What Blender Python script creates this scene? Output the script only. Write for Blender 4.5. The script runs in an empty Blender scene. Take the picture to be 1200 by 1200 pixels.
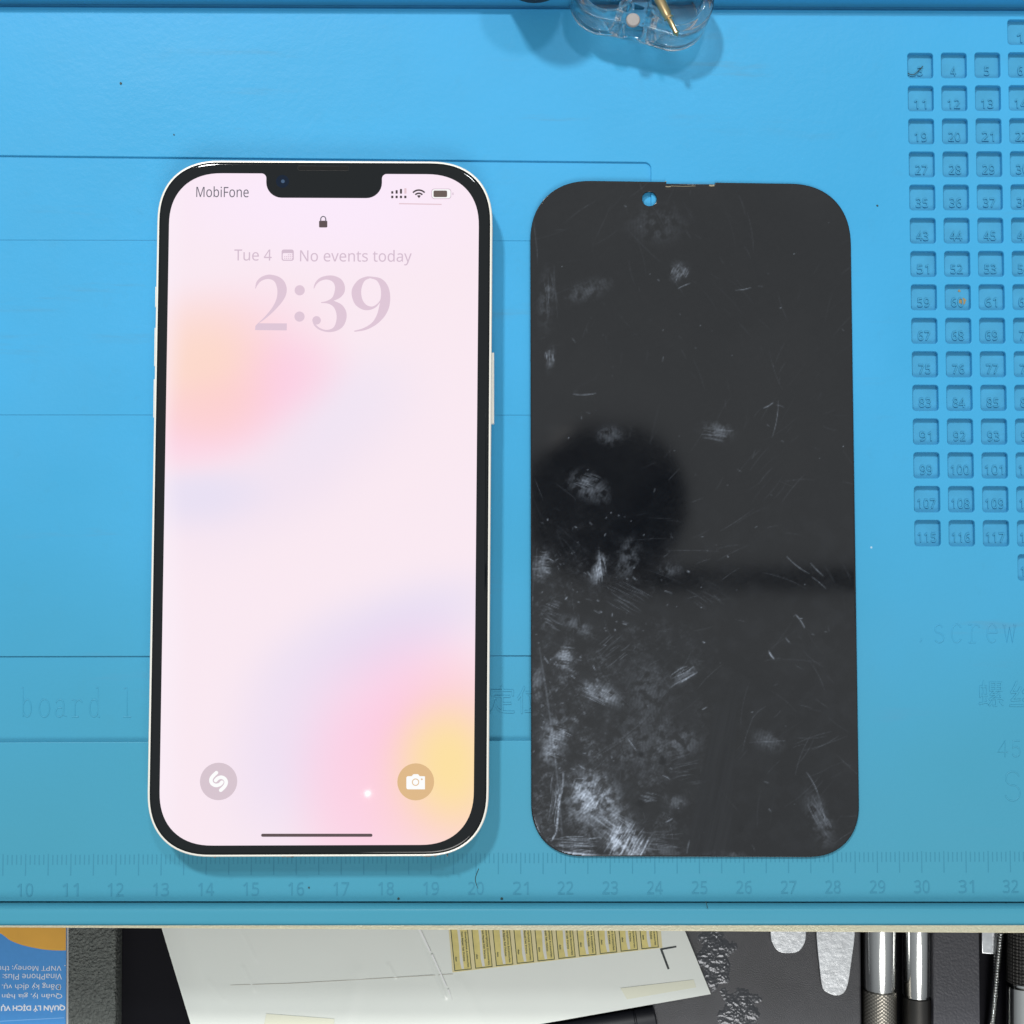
import bpy, bmesh, math, random
import numpy as np
from mathutils import Vector, Matrix, Quaternion
from mathutils.geometry import intersect_line_plane

random.seed(7); rng = np.random.default_rng(11)
MM = 0.001
sc = bpy.context.scene
col = sc.collection

# ------------------------------------------------------------------ camera
F = 1500.0                                     # focal length in pixels of the 1200 px square frame
CAM = Vector((0, 0, 300.0))                    # mm above the mat
cd = bpy.data.cameras.new('camera'); cam = bpy.data.objects.new('camera', cd); col.objects.link(cam)
cd.sensor_width = 36; cd.sensor_fit = 'HORIZONTAL'; cd.lens = 36 * F / 1200
cd.clip_start = 0.01; cd.clip_end = 20
VIEW = Vector((22, 71, -1500)).normalized()
_x = Vector((0, 1, 0)).cross(-VIEW).normalized()
CQ = Matrix((_x, (-VIEW).cross(_x), -VIEW)).transposed().to_quaternion()
cam.location = CAM * MM; cam.rotation_mode = 'QUATERNION'; cam.rotation_quaternion = CQ
sc.camera = cam

def U(px, py, z=0.0):
    """the point (mm) at height z that shows at pixel px, py of the photograph"""
    d = CQ @ Vector((px - 600, 600 - py, -F))
    return CAM + d * ((z - CAM.z) / d.z)
def U2(px, py, z=0.0):
    p = U(px, py, z); return (p.x, p.y)

# ------------------------------------------------------------------ world, lamps, exposure
w = bpy.data.worlds.new('World'); sc.world = w; w.use_nodes = True
nt = w.node_tree; nt.nodes.clear()
tc = nt.nodes.new('ShaderNodeTexCoord'); sx = nt.nodes.new('ShaderNodeSeparateXYZ')
ramp = nt.nodes.new('ShaderNodeValToRGB'); bg = nt.nodes.new('ShaderNodeBackground'); wo = nt.nodes.new('ShaderNodeOutputWorld')
wn = nt.nodes.new('ShaderNodeTexNoise'); wn.inputs['Scale'].default_value = 2.2; wn.inputs['Detail'].default_value = 2
wa = nt.nodes.new('ShaderNodeMath'); wa.operation = 'MULTIPLY_ADD'; wa.inputs[1].default_value = 0.35
ws = nt.nodes.new('ShaderNodeMath'); ws.operation = 'ADD'; ws.inputs[1].default_value = -0.175
nt.links.new(tc.outputs['Generated'], sx.inputs[0]); nt.links.new(tc.outputs['Generated'], wn.inputs['Vector'])
nt.links.new(wn.outputs['Fac'], wa.inputs[0]); nt.links.new(sx.outputs['Z'], wa.inputs[2])
nt.links.new(wa.outputs[0], ws.inputs[0]); nt.links.new(ws.outputs[0], ramp.inputs[0])
ramp.color_ramp.elements[0].position = 0.0; ramp.color_ramp.elements[0].color = (0.20, 0.21, 0.22, 1)
ramp.color_ramp.elements[1].position = 0.9; ramp.color_ramp.elements[1].color = (0.72, 0.76, 0.78, 1)
e = ramp.color_ramp.elements.new(0.42); e.color = (0.42, 0.44, 0.46, 1)
nt.links.new(ramp.outputs[0], bg.inputs[0]); bg.inputs[1].default_value = 0.68
nt.links.new(bg.outputs[0], wo.inputs[0])

def lamp(name, loc, power, size, colr=(1, 1, 1), size_y=None):
    ld = bpy.data.lights.new(name, 'AREA'); ld.energy = power; ld.color = colr
    ld.shape = 'RECTANGLE' if size_y else 'DISK'; ld.size = size
    if size_y: ld.size_y = size_y
    o = bpy.data.objects.new(name, ld); col.objects.link(o); o.location = loc
    o.rotation_mode = 'QUATERNION'; o.rotation_quaternion = (-Vector(loc)).to_track_quat('-Z', 'Y')
    return o
lamp('bench_lamp', (-0.50, 1.10, 1.35), 20.5, 0.15, (1.0, 0.985, 0.96))
lamp('ceiling_lamp', (0.30, 1.05, 1.60), 7.0, 0.17, (0.95, 0.98, 1.0))
lamp('front_fill', (0.20, -1.15, 1.30), 12.5, 0.80, (1.0, 0.97, 0.93))  # added fill light that brightens the paper and board edge in front
lamp('small_lamp', (-0.105, -0.185, 0.80), 0.0022, 0.004, (1.0, 0.92, 0.75))

sc.render.engine = 'CYCLES'
sc.cycles.max_bounces = 10; sc.cycles.transmission_bounces = 8
sc.view_settings.view_transform = 'Standard'; sc.view_settings.look = 'None'
sc.view_settings.exposure = 0.0; sc.view_settings.gamma = 1.0; sc.view_settings.use_curve_mapping = False

# ------------------------------------------------------------------ materials
def lin(r, g, b):
    f = lambda c: c / 12.92 if c <= 0.04045 else ((c + 0.055) / 1.055) ** 2.4
    return (f(r / 255), f(g / 255), f(b / 255), 1)

def mat(name, base, rough=0.5, metal=0.0, bump=None, vary=None, spec=0.5, **kw):
    m = bpy.data.materials.new(name); m.use_nodes = True; t = m.node_tree
    b = t.nodes['Principled BSDF']
    b.inputs['Base Color'].default_value = (*base[:3], 1); b.inputs['Roughness'].default_value = rough
    b.inputs['Metallic'].default_value = metal; b.inputs['Specular IOR Level'].default_value = spec
    for k, v in kw.items(): b.inputs[k.replace('_', ' ')].default_value = v
    c = t.nodes.new('ShaderNodeTexCoord')
    if bump:
        sc_, st, dist = bump
        n = t.nodes.new('ShaderNodeTexNoise'); n.inputs['Scale'].default_value = sc_; n.inputs['Detail'].default_value = 4
        bp = t.nodes.new('ShaderNodeBump'); bp.inputs['Strength'].default_value = st; bp.inputs['Distance'].default_value = dist * MM
        t.links.new(c.outputs['Object'], n.inputs['Vector']); t.links.new(n.outputs['Fac'], bp.inputs['Height'])
        t.links.new(bp.outputs[0], b.inputs['Normal'])
    if vary:
        sc_, amt = vary
        n = t.nodes.new('ShaderNodeTexNoise'); n.inputs['Scale'].default_value = sc_; n.inputs['Detail'].default_value = 5
        mx = t.nodes.new('ShaderNodeMix'); mx.data_type = 'RGBA'
        mx.inputs[6].default_value = (*[x * (1 - amt) for x in base[:3]], 1)
        mx.inputs[7].default_value = (*[min(1, x * (1 + amt)) for x in base[:3]], 1)
        t.links.new(c.outputs['Object'], n.inputs['Vector']); t.links.new(n.outputs['Fac'], mx.inputs[0])
        t.links.new(mx.outputs[2], b.inputs['Base Color'])
    return m

def emis(name, rgb, s=1.0):
    c = lin(*rgb)
    m = mat(name, (0.0, 0.0, 0.0), 0.08, spec=0.3)
    b = m.node_tree.nodes['Principled BSDF']
    b.inputs['Emission Color'].default_value = c; b.inputs['Emission Strength'].default_value = s
    return m

def silicone():
    base = (0.066, 0.372, 0.655)
    m = mat('blue_silicone', base, 0.47, spec=0.17); t = m.node_tree; b = t.nodes['Principled BSDF']; L = t.links
    c = t.nodes.new('ShaderNodeTexCoord')
    def noise(s, d=3, rough=.5):
        n = t.nodes.new('ShaderNodeTexNoise'); n.inputs['Scale'].default_value = s; n.inputs['Detail'].default_value = d
        n.inputs['Roughness'].default_value = rough; L.new(c.outputs['Object'], n.inputs['Vector']); return n
    def mix(fac, a, bcol, blend='MIX'):
        x = t.nodes.new('ShaderNodeMix'); x.data_type = 'RGBA'; x.blend_type = blend
        if isinstance(fac, float): x.inputs[0].default_value = fac
        else: L.new(fac, x.inputs[0])
        if isinstance(a, tuple): x.inputs[6].default_value = (*a[:3], 1)
        else: L.new(a, x.inputs[6])
        x.inputs[7].default_value = (*bcol[:3], 1)
        return x.outputs[2]
    def rng_(src, a, b_, lo=0., hi=1.):
        r = t.nodes.new('ShaderNodeMapRange'); r.inputs[1].default_value = a; r.inputs[2].default_value = b_
        r.inputs[3].default_value = lo; r.inputs[4].default_value = hi; r.interpolation_type = 'SMOOTHSTEP'
        L.new(src, r.inputs[0]); return r.outputs[0]
    def mul(a, b_):
        x = t.nodes.new('ShaderNodeMath'); x.operation = 'MULTIPLY'; L.new(a, x.inputs[0])
        if isinstance(b_, float): x.inputs[1].default_value = b_
        else: L.new(b_, x.inputs[1])
        return x.outputs[0]
    big = noise(14, 4)
    colr = mix(rng_(big.outputs['Fac'], .3, .7), (0.047, 0.330, 0.595), (0.053, 0.356, 0.65))
    fine = noise(160, 5, .7)
    colr = mix(mul(rng_(fine.outputs['Fac'], .55, .8), 0.35), colr, (0.055, 0.30, 0.52))
    # darker, greener tone towards the ruler edge
    sp = t.nodes.new('ShaderNodeSeparateXYZ'); L.new(c.outputs['Object'], sp.inputs[0])
    n2 = noise(30, 4)
    ad = t.nodes.new('ShaderNodeMath'); ad.operation = 'MULTIPLY_ADD'; ad.inputs[1].default_value = 0.022
    L.new(n2.outputs['Fac'], ad.inputs[0]); L.new(sp.outputs['Y'], ad.inputs[2])
    colr = mix(rng_(ad.outputs[0], 0.075, -0.072, 0, .88), colr, (0.060, 0.272, 0.36))
    # scuffs and rubbed-in grime
    mpg = t.nodes.new('ShaderNodeMapping'); mpg.inputs['Rotation'].default_value = (0, 0, .5); mpg.inputs['Scale'].default_value = (18, 150, 1)
    L.new(c.outputs['Object'], mpg.inputs[0]); ns = t.nodes.new('ShaderNodeTexNoise'); ns.inputs['Scale'].default_value = 1.0; ns.inputs['Detail'].default_value = 6; ns.inputs['Roughness'].default_value = .65
    L.new(mpg.outputs[0], ns.inputs['Vector']); n3 = noise(26, 3)
    colr = mix(mul(mul(rng_(ns.outputs['Fac'], .56, .72), rng_(n3.outputs['Fac'], .48, .62)), .55), colr, (0.085, 0.27, 0.42))
    n4 = noise(8, 5, .6)
    colr = mix(rng_(n4.outputs['Fac'], .5, .75, 0, .28), colr, (0.075, 0.29, 0.45))
    # specks of dirt
    v = t.nodes.new('ShaderNodeTexVoronoi'); v.inputs['Scale'].default_value = 75; L.new(c.outputs['Object'], v.inputs['Vector'])
    keep = t.nodes.new('ShaderNodeSeparateColor'); L.new(v.outputs['Color'], keep.inputs[0])
    spk = mul(rng_(v.outputs['Distance'], .028, .012), rng_(keep.outputs[0], .80, .86))
    colr = mix(mul(spk, 0.7), colr, (0.04, 0.10, 0.10))
    v2 = t.nodes.new('ShaderNodeTexVoronoi'); v2.inputs['Scale'].default_value = 60; v2.inputs['Randomness'].default_value = 1
    mp = t.nodes.new('ShaderNodeMapping'); mp.inputs['Location'].default_value = (.37, .11, 0); L.new(c.outputs['Object'], mp.inputs[0]); L.new(mp.outputs[0], v2.inputs['Vector'])
    k2 = t.nodes.new('ShaderNodeSeparateColor'); L.new(v2.outputs['Color'], k2.inputs[0])
    colr = mix(mul(mul(rng_(v2.outputs['Distance'], .022, .01), rng_(k2.outputs[1], .9, .95)), 0.6), colr, (.6, .7, .75))
    L.new(colr, b.inputs['Base Color'])
    bn = noise(700, 3, .6); bn2 = noise(45, 3)
    bp = t.nodes.new('ShaderNodeBump'); bp.inputs['Strength'].default_value = .13; bp.inputs['Distance'].default_value = .0004
    bp2 = t.nodes.new('ShaderNodeBump'); bp2.inputs['Strength'].default_value = .18; bp2.inputs['Distance'].default_value = .0012
    L.new(bn.outputs['Fac'], bp.inputs['Height']); L.new(bn2.outputs['Fac'], bp2.inputs['Height'])
    L.new(bp2.outputs[0], bp.inputs['Normal']); L.new(bp.outputs[0], b.inputs['Normal'])
    L.new(rng_(big.outputs['Fac'], .3, .7, .36, .50), b.inputs['Roughness'])
    return m

M = {}
M['sil'] = silicone()
M['relief'] = mat('worn_relief', (0.049, 0.280, 0.47), .55, spec=.2, bump=(900, .2, .2))
M['tick'] = mat('worn_ruler_relief', (0.046, 0.235, 0.345), .5, spec=.2)
M['cellfloor'] = mat('pocket_silicone', (0.056, 0.300, 0.51), .6, spec=.15, bump=(500, .3, .3), vary=(220, .16))  # slightly darker, greyer silicone for the pocket and groove floors
M['plate'] = mat('champagne_aluminium', (0.98, 0.84, 0.60), .30, .05, bump=(2600, .6, .3), vary=(2200, .16))
M['plate_side'] = mat('brushed_plate_side', (0.58, 0.43, 0.28), .5, .1, vary=(400, .08))
M['desk'] = mat('black_desk', (0.004, 0.004, 0.007), .6, spec=.12)
M['frame'] = mat('starlight_aluminium', (0.86, 0.83, 0.75), .30, .15)
M['antenna'] = mat('antenna_band', (0.62, 0.56, 0.42), .5)
M['dent'] = mat('bare_scuff', (0.12, 0.11, 0.10), .5)
M['glass'] = mat('black_glass', (0.0050, 0.0066, 0.0078), .05, spec=.40)
M['speaker'] = mat('speaker_mesh', (0.004, 0.004, 0.004), .5, spec=.12)
M['gap'] = mat('dark_gap', (0.001, 0.001, 0.001), .7)
M['lens'] = mat('camera_lens', (0.006, 0.012, 0.026), .05, spec=.2)
M['lens2'] = mat('camera_lens_centre', (0.05, 0.09, 0.16), .1, spec=.3)
M['ui_text'] = emis('status_text', (104, 100, 112))
M['ui_dark'] = emis('status_icon', (72, 62, 66))
M['ui_brown'] = emis('battery_fill', (104, 92, 86))
M['ui_white'] = emis('icon_white', (252, 252, 252))
M['ui_pale'] = emis('pale_line', (226, 198, 208))
M['ui_date'] = emis('date_text', (212, 190, 207))
M['ui_clock'] = emis('clock_text', (222, 198, 214))
M['ui_btn'] = emis('round_button_mauve', (214, 196, 206))
M['ui_btn2'] = emis('round_button_ochre', (222, 184, 136))
M['ui_bar'] = emis('home_bar', (92, 78, 80))
M['acryl'] = mat('clear_acrylic', (1.0, 1.0, 1.0), .01, 0, spec=.5, Transmission_Weight=1.0, IOR=1.53, Alpha=.93)
M['brass'] = mat('gold_plated_pin', (0.72, 0.55, 0.30), .28, 1.0)
M['magnet'] = mat('pinkish_white_disc', (0.30, 0.28, 0.27), .5, bump=(700, .4, .3))
M['cap'] = mat('black_rubber', (0.012, 0.013, 0.018), .5)
M['steel'] = mat('polished_steel', (0.62, 0.63, 0.62), .17, 1.0, vary=(60, .08))
M['steel2'] = mat('scratched_steel', (0.60, 0.62, 0.64), .33, .85, bump=(900, .5, .12), vary=(520, .3))
M['knurl'] = mat('knurled_steel', (0.33, 0.31, 0.27), .35, 1.0)
M['darksteel'] = mat('blackened_steel', (0.06, 0.058, 0.055), .4, .8)
M['leather'] = mat('pebbled_black_plastic', (0.17, 0.185, 0.172), .40, bump=(1300, 1.0, 2.2), vary=(1100, .5))
M['pouch'] = mat('black_textured_vinyl', (0.052, 0.053, 0.060), .42, bump=(3800, .45, .25), vary=(140, .3))
M['bar'] = mat('charcoal_anodised_bar', (0.050, 0.051, 0.062), .45, bump=(1500, .5, .25), vary=(900, .2))
M['blueprint'] = mat('printed_blue', lin(70, 148, 218), .45, vary=(900, .06))
M['orangeprint'] = mat('printed_orange', lin(228, 170, 62), .45, vary=(120, .12))
M['whiteprint'] = mat('printed_white', (0.78, 0.82, 0.86), .5)
M['lightblue'] = mat('printed_pale_line', lin(120, 180, 235), .5)
M['pages'] = mat('page_edges', (0.6, 0.6, 0.58), .7)
M['tape'] = mat('yellowed_tape', (0.80, 0.81, 0.66), .25)
M['fold'] = mat('fold_brown', (0.52, 0.49, 0.42), .6)  # thin brownish line along the paper fold
M['crease'] = mat('painted_crease_glint', (0.93, 0.94, 0.93), .12, spec=.8)  # white painted in for the bright specular line along the paper crease
M['mark'] = mat('black_print', (0.010, 0.02, 0.022), .5)
M['label_y'] = mat('yellow_label', (0.70, 0.60, 0.20), .35, vary=(420, .28))
M['label_edge'] = mat('label_backing', (0.74, 0.66, 0.36), .4)
M['label_w'] = mat('label_white_streak', (0.72, 0.73, 0.68), .35)
M['label_t'] = mat('label_green_black', (0.02, 0.05, 0.025), .5)

# ------------------------------------------------------------------ helpers
def link(name, me, material=None, parent=None):
    o = bpy.data.objects.new(name, me); col.objects.link(o)
    if material is not None and len(me.materials) == 0: me.materials.append(material)
    if parent is not None: o.parent = parent
    return o
def tag(o, label=None, cat=None, group=None, kind=None):
    if label: o['label'] = label
    if cat: o['category'] = cat
    if group: o['group'] = group
    if kind: o['kind'] = kind
    return o
def thing(name, label, cat, group=None):
    o = bpy.data.objects.new(name, None); col.objects.link(o); return tag(o, label, cat, group)
def smooth(me, ang=35):
    me.shade_smooth(); me.set_sharp_from_angle(angle=math.radians(ang)); return me

def area(p):
    return .5 * sum(p[i][0] * p[(i + 1) % len(p)][1] - p[(i + 1) % len(p)][0] * p[i][1] for i in range(len(p)))
def ccw(p, want=True):
    return p if (area(p) > 0) == want else p[::-1]

def slab(polys, z0, z1, bevel=0.0, seg=2):
    """outline(s) in mm (first one outer, others holes or separate islands) -> solid between z0 and z1"""
    cu = bpy.data.curves.new('tmp', 'CURVE'); cu.dimensions = '2D'; cu.fill_mode = 'BOTH'
    for k, p in enumerate(polys):
        s = cu.splines.new('POLY'); s.points.add(len(p) - 1); s.use_cyclic_u = True
        for i, (x, y) in enumerate(p): s.points[i].co = (x * .9316 - y * .3635, x * .3635 + y * .9316, 0, 1)
    if z1 > z0:
        cu.extrude = (z1 - z0) / 2 - bevel; cu.bevel_depth = bevel; cu.bevel_resolution = seg; cu.offset = -bevel
    o = bpy.data.objects.new('tmp', cu); col.objects.link(o)
    dg = bpy.context.evaluated_depsgraph_get(); dg.update()
    me = bpy.data.meshes.new_from_object(o.evaluated_get(dg))
    bpy.data.objects.remove(o); bpy.data.curves.remove(cu)
    me.materials.clear()
    me.transform(Matrix.Rotation(-math.atan2(.3635, .9316), 4, 'Z'))      # the fill is steadier off-axis, so turn it back
    me.transform(Matrix.Translation((0, 0, (z0 + z1) / 2)))
    me.transform(Matrix.Scale(MM, 4))
    return smooth(me)
def flat(polys, z): return slab(polys, z, z)

def tube(pts, r, zs=1.0, cyclic=False, z=0):
    cu = bpy.data.curves.new('tmp', 'CURVE'); cu.dimensions = '3D'
    for pl in pts:
        s = cu.splines.new('POLY'); s.points.add(len(pl) - 1); s.use_cyclic_u = cyclic
        for i, p in enumerate(pl): s.points[i].co = (p[0], p[1], p[2] if len(p) > 2 else 0, 1)
    cu.bevel_depth = r; cu.bevel_resolution = 2; cu.use_fill_caps = True
    o = bpy.data.objects.new('tmp', cu); col.objects.link(o)
    dg = bpy.context.evaluated_depsgraph_get(); dg.update()
    me = bpy.data.meshes.new_from_object(o.evaluated_get(dg))
    bpy.data.objects.remove(o); bpy.data.curves.remove(cu); me.materials.clear()
    me.transform(Matrix.Diagonal((1, 1, zs, 1))); me.transform(Matrix.Translation((0, 0, z))); me.transform(Matrix.Scale(MM, 4))
    return smooth(me, 60)

def join(meshes):
    bm = bmesh.new()
    for m in meshes: bm.from_mesh(m)
    me = bpy.data.meshes.new('m'); bm.to_mesh(me); bm.free()
    for m in meshes: bpy.data.meshes.remove(m)
    return me

def fillet(pts, r, n=8, power=None):
    """round the corners of a polygon (r number or list)"""
    out = []; N = len(pts)
    for i in range(N):
        p = Vector(pts[i][:2]); a = Vector(pts[i - 1][:2]); b = Vector(pts[(i + 1) % N][:2])
        rr = r[i] if isinstance(r, (list, tuple)) else r
        if rr <= 0: out.append((p.x, p.y)); continue
        u = (a - p).normalized(); v = (b - p).normalized()
        ang = u.angle(v); d = rr / math.tan(ang / 2)
        if power:
            for k in range(n + 1):
                t = k / n * math.pi / 2
                s = 1 - math.cos(t) ** (2 / power); q = 1 - math.sin(t) ** (2 / power)
                # superellipse corner between p+u*d and p+v*d
                w_ = p + u * d * q + v * d * s
                out.append((w_.x, w_.y))
            # order from u side to v side
            seg = out[-(n + 1):]; 
            if (Vector(seg[0]) - (p + u * d)).length > (Vector(seg[-1]) - (p + u * d)).length: out[-(n + 1):] = seg[::-1]
            continue
        c = p + (u + v).normalized() * (rr / math.sin(ang / 2))
        a0 = p + u * d - c; a1 = p + v * d - c
        th0 = math.atan2(a0.y, a0.x); th1 = math.atan2(a1.y, a1.x); dt = th1 - th0
        while dt > math.pi: dt -= 2 * math.pi
        while dt < -math.pi: dt += 2 * math.pi
        for k in range(n + 1):
            t = th0 + dt * k / n; out.append((c.x + rr * math.cos(t), c.y + rr * math.sin(t)))
    return out
def circ(cx, cy, r, n=32, ry=None):
    return [(cx + r * math.cos(2 * math.pi * k / n), cy + (ry or r) * math.sin(2 * math.pi * k / n)) for k in range(n)]
def smoothline(pts, n=8):
    P = [Vector(p[:2]) for p in pts]; out = []
    for i in range(len(P) - 1):
        p0 = P[max(i - 1, 0)]; p1 = P[i]; p2 = P[i + 1]; p3 = P[min(i + 2, len(P) - 1)]
        for k in range(n):
            t = k / n
            q = .5 * ((2 * p1) + (p2 - p0) * t + (2 * p0 - 5 * p1 + 4 * p2 - p3) * t * t + (3 * p1 - p0 - 3 * p2 + p3) * t ** 3)
            out.append((q.x, q.y))
    out.append((P[-1].x, P[-1].y)); return out
def resample(p, step):
    q = [Vector(x) for x in p] + [Vector(p[0])]; out = []
    for a, b in zip(q, q[1:]):
        n = max(1, int((b - a).length / step))
        for k in range(n): out.append(tuple(a.lerp(b, k / n)))
    return out

def text_mesh(s, box, z, thick=0.0, rot=0.0, stretch=True, offset=0.0, shear=0.0, bev=0.0):
    """s fitted to box = (x centre, y centre, width, height) in mm"""
    cu = bpy.data.curves.new('tmp', 'FONT'); cu.body = s; cu.size = 1; cu.resolution_u = 4; cu.offset = offset
    if thick: cu.extrude = .02
    cu.shear = shear
    o = bpy.data.objects.new('tmp', cu); col.objects.link(o)
    dg = bpy.context.evaluated_depsgraph_get(); dg.update()
    me = bpy.data.meshes.new_from_object(o.evaluated_get(dg))
    bpy.data.objects.remove(o); bpy.data.curves.remove(cu); me.materials.clear()
    n = len(me.vertices)
    if n == 0: return me
    a = np.empty(n * 3); me.vertices.foreach_get('co', a); a = a.reshape(-1, 3)
    lo, hi = a[:, :2].min(0), a[:, :2].max(0)
    a[:, :2] -= (lo + hi) / 2
    kx = box[2] / max(hi[0] - lo[0], 1e-6); ky = box[3] / max(hi[1] - lo[1], 1e-6)
    if not stretch: kx = ky
    a[:, 0] *= kx; a[:, 1] *= ky
    if thick: a[:, 2] = np.where(a[:, 2] > 0, z + thick, z - .1)
    else: a[:, 2] = z
    c, s_ = math.cos(rot), math.sin(rot)
    x = a[:, 0] * c - a[:, 1] * s_ + box[0]; y = a[:, 0] * s_ + a[:, 1] * c + box[1]
    a[:, 0] = x; a[:, 1] = y
    me.vertices.foreach_set('co', (a * MM).ravel()); me.update()
    return me
def SANS(s):
    """plain sans-serif letter forms"""
    o = ''
    for ch in s:
        if 'A' <= ch <= 'Z': o += chr(0x1D5A0 + ord(ch) - 65)
        elif 'a' <= ch <= 'z': o += chr(0x1D5BA + ord(ch) - 97)
        elif '0' <= ch <= '9': o += chr(0x1D7E2 + ord(ch) - 48)
        else: o += ch
    return o
def text_px(s, x0, y0, x1, y1, z, **k):
    """text filling the pixel box x0..x1, y0..y1 at height z"""
    a = U(x0, y1, z); b = U(x1, y0, z); r = k.pop('rot', 0)
    wd, ht = b.x - a.x, b.y - a.y
    return text_mesh(s, ((a.x + b.x) / 2, (a.y + b.y) / 2, wd, ht), z, rot=r, **k)

def revolve(prof, n=48, axis_from=None, axis_to=None, knurl=None):
    """prof: list of (t mm along axis, r mm). Axis from axis_from towards axis_to (mm)."""
    A = Vector(axis_from); d = (Vector(axis_to) - A).normalized(); q = Vector((0, 0, 1)).rotation_difference(d)
    bm = bmesh.new(); rings = []
    for (t, r) in prof:
        ring = []
        for k in range(n):
            th = 2 * math.pi * k / n; rr = r
            if knurl: rr = knurl(t, th, r)
            ring.append(bm.verts.new((A + q @ Vector((rr * math.cos(th), rr * math.sin(th), t))) * MM))
        rings.append(ring)
    for a, b in zip(rings, rings[1:]):
        for k in range(n): bm.faces.new((a[k], a[(k + 1) % n], b[(k + 1) % n], b[k]))
    bm.faces.new(rings[0][::-1]); bm.faces.new(rings[-1])
    bmesh.ops.recalc_face_normals(bm, faces=bm.faces)
    me = bpy.data.meshes.new('m'); bm.to_mesh(me); bm.free()
    return smooth(me, 40)

# ------------------------------------------------------------------ setting: dark desk under everything
ZD = -45.0
DZ = ZD + 20      # the things in front of the board lie this much below the first guess
desk = link('desk', slab([[(-900, -700), (900, -700), (900, 900), (-900, 900)]], ZD - 25, ZD, 1.0), M['desk']); tag(desk, kind='structure')

# ------------------------------------------------------------------ blue repair mat
mat_t = thing('repair_mat', 'large blue silicone repair mat with numbered screw pockets, ruler edge and raised rim', 'mat')
RIM = 3.4
xl, xr = -190, 245
def liney(px, pyl, pyr, z=0):      # y (mm) at which the nearly horizontal line through (0,pyl) and (1200,pyr) passes
    return U(0, pyl, z).y, U(1200, pyr, z).y
def hline(pyl, pyr, z, x):
    a, b = U(0, pyl, z), U(1200, pyr, z); t = (x - a.x) / (b.x - a.x); return a.y + (b.y - a.y) * t
yt = lambda x: hline(8, 12.5, 0, x)
yb = lambda x: hline(1056.5, 1057, 0, x)
outer = [(xl, yb(xl)), (xr, yb(xr)), (xr, yt(xr)), (xl, yt(xl))]
# recess A (rounded corner at upper right), z steps inside it
ra = [(xl + 14, hline(870, 866.5, 0, xl)), U2(764, 867.3), U2(763, 190), (xl + 14, hline(182.2, 194, 0, xl))]
ra = ccw(fillet(ra, [.5, .5, 1.6, .5], 6), False)
# screw pockets
g00 = U(1063.5, 62); g03 = U(1181.5, 61.3); gN0 = U(1071.8, 609.5); gN3 = U(1192.0, 609.8)
def cellpos(i, j):
    a = g00.lerp(g03, j / 3); b = gN0.lerp(gN3, j / 3); return a.lerp(b, i / 14)
CW = 6.15
cells = []
NC = 8
for i in range(-1, 16):
    for j in range(NC):
        if i in (-1, 15) and not 3 <= j <= 4: continue
        p = cellpos(i, j)
        num = {-1: j - 2, 15: 123 + (j - 3)}.get(i, 3 + i * 8 + j)
        cells.append((i, j, p, num))
holes = []
for (i, j, p, num) in cells:
    holes.append(ccw(fillet([(p.x, p.y - CW), (p.x + CW, p.y - CW), (p.x + CW, p.y), (p.x, p.y)], .75, 5), False))
surf = slab([outer, ra] + holes, -1.5, 0, .16, 2)
link('working_surface', surf, M['sil'], mat_t)
# floors
fl = []
def band(p0l, p0r, p1l, p1r, z, zb):
    a = [(xl + 12, hline(p1l, p1r, z, xl)), (xr if False else U(766, 0, 0).x, hline(p1l, p1r, z, 35)), (U(766, 0, 0).x, hline(p0l, p0r, z, 35)), (xl + 12, hline(p0l, p0r, z, xl))]
    return slab([ccw(a)], zb, z, .05, 1)
fl.append(band(178, 188, 281, 283.0, -.52, -2.0))
fl.append(band(281.3, 283.3, 486, 486.5, -.60, -2.0))
fl.append(band(486.3, 486.8, 769, 767, -.66, -2.0))
fl.append(band(769.2, 767.2, 874, 872, -1.12, -2.0))
link('recess_floor', join(fl), M['sil'], mat_t)
body = slab([[(xl, yb(xl)), (xr, yb(xr)), (xr, yt(xr) + 1.2), (xl, yt(xl) + 1.2)]], -4.0, -1.25, .02, 1)
link('pocket_floor', body, M['cellfloor'], mat_t)
# rim
def rim_piece(poly, b, top=RIM): return slab([ccw(poly)], -4.0, top, b, 5)
rb = lambda x: hline(1081.5, 1081.5, 0, x)
rims = [rim_piece([(xl - 9, yt(xl) + 1.25), (xr + 9, yt(xr) + 1.25), (xr + 9, yt(xr) + 12), (xl - 9, yt(xl) + 12)], .9, 4.3),
        rim_piece([(xl - 9, rb(xl)), (xr + 9, rb(xr)), (xr + 9, yb(xr) - .35), (xl - 9, yb(xl) - .35)], 1.5),
        rim_piece([(xl - 9, yb(xl) - .30), (xl - .3, yb(xl) - .30), (xl - .3, yt(xl) + .4), (xl - 9, yt(xl) + .4)], 1.2),
        rim_piece([(xr + .3, yb(xr) - .30), (xr + 9, yb(xr) - .30), (xr + 9, yt(xr) + .4), (xr + .3, yt(xr) + .4)], 1.2)]
link('rim', join(rims), M['sil'], mat_t)
# pocket numbers, raised on the pocket floors
tm = []
for (i, j, p, num) in cells:
    s = SANS(str(num)); wd = {1: 1.25, 2: 2.9, 3: 4.3}[len(s)]
    tm.append(text_mesh(s, (p.x + CW * .53, p.y - CW * .66, wd, 2.15), -1.25, .28))
link('pocket_numbers', smooth(join(tm)), M['relief'], mat_t)
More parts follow.
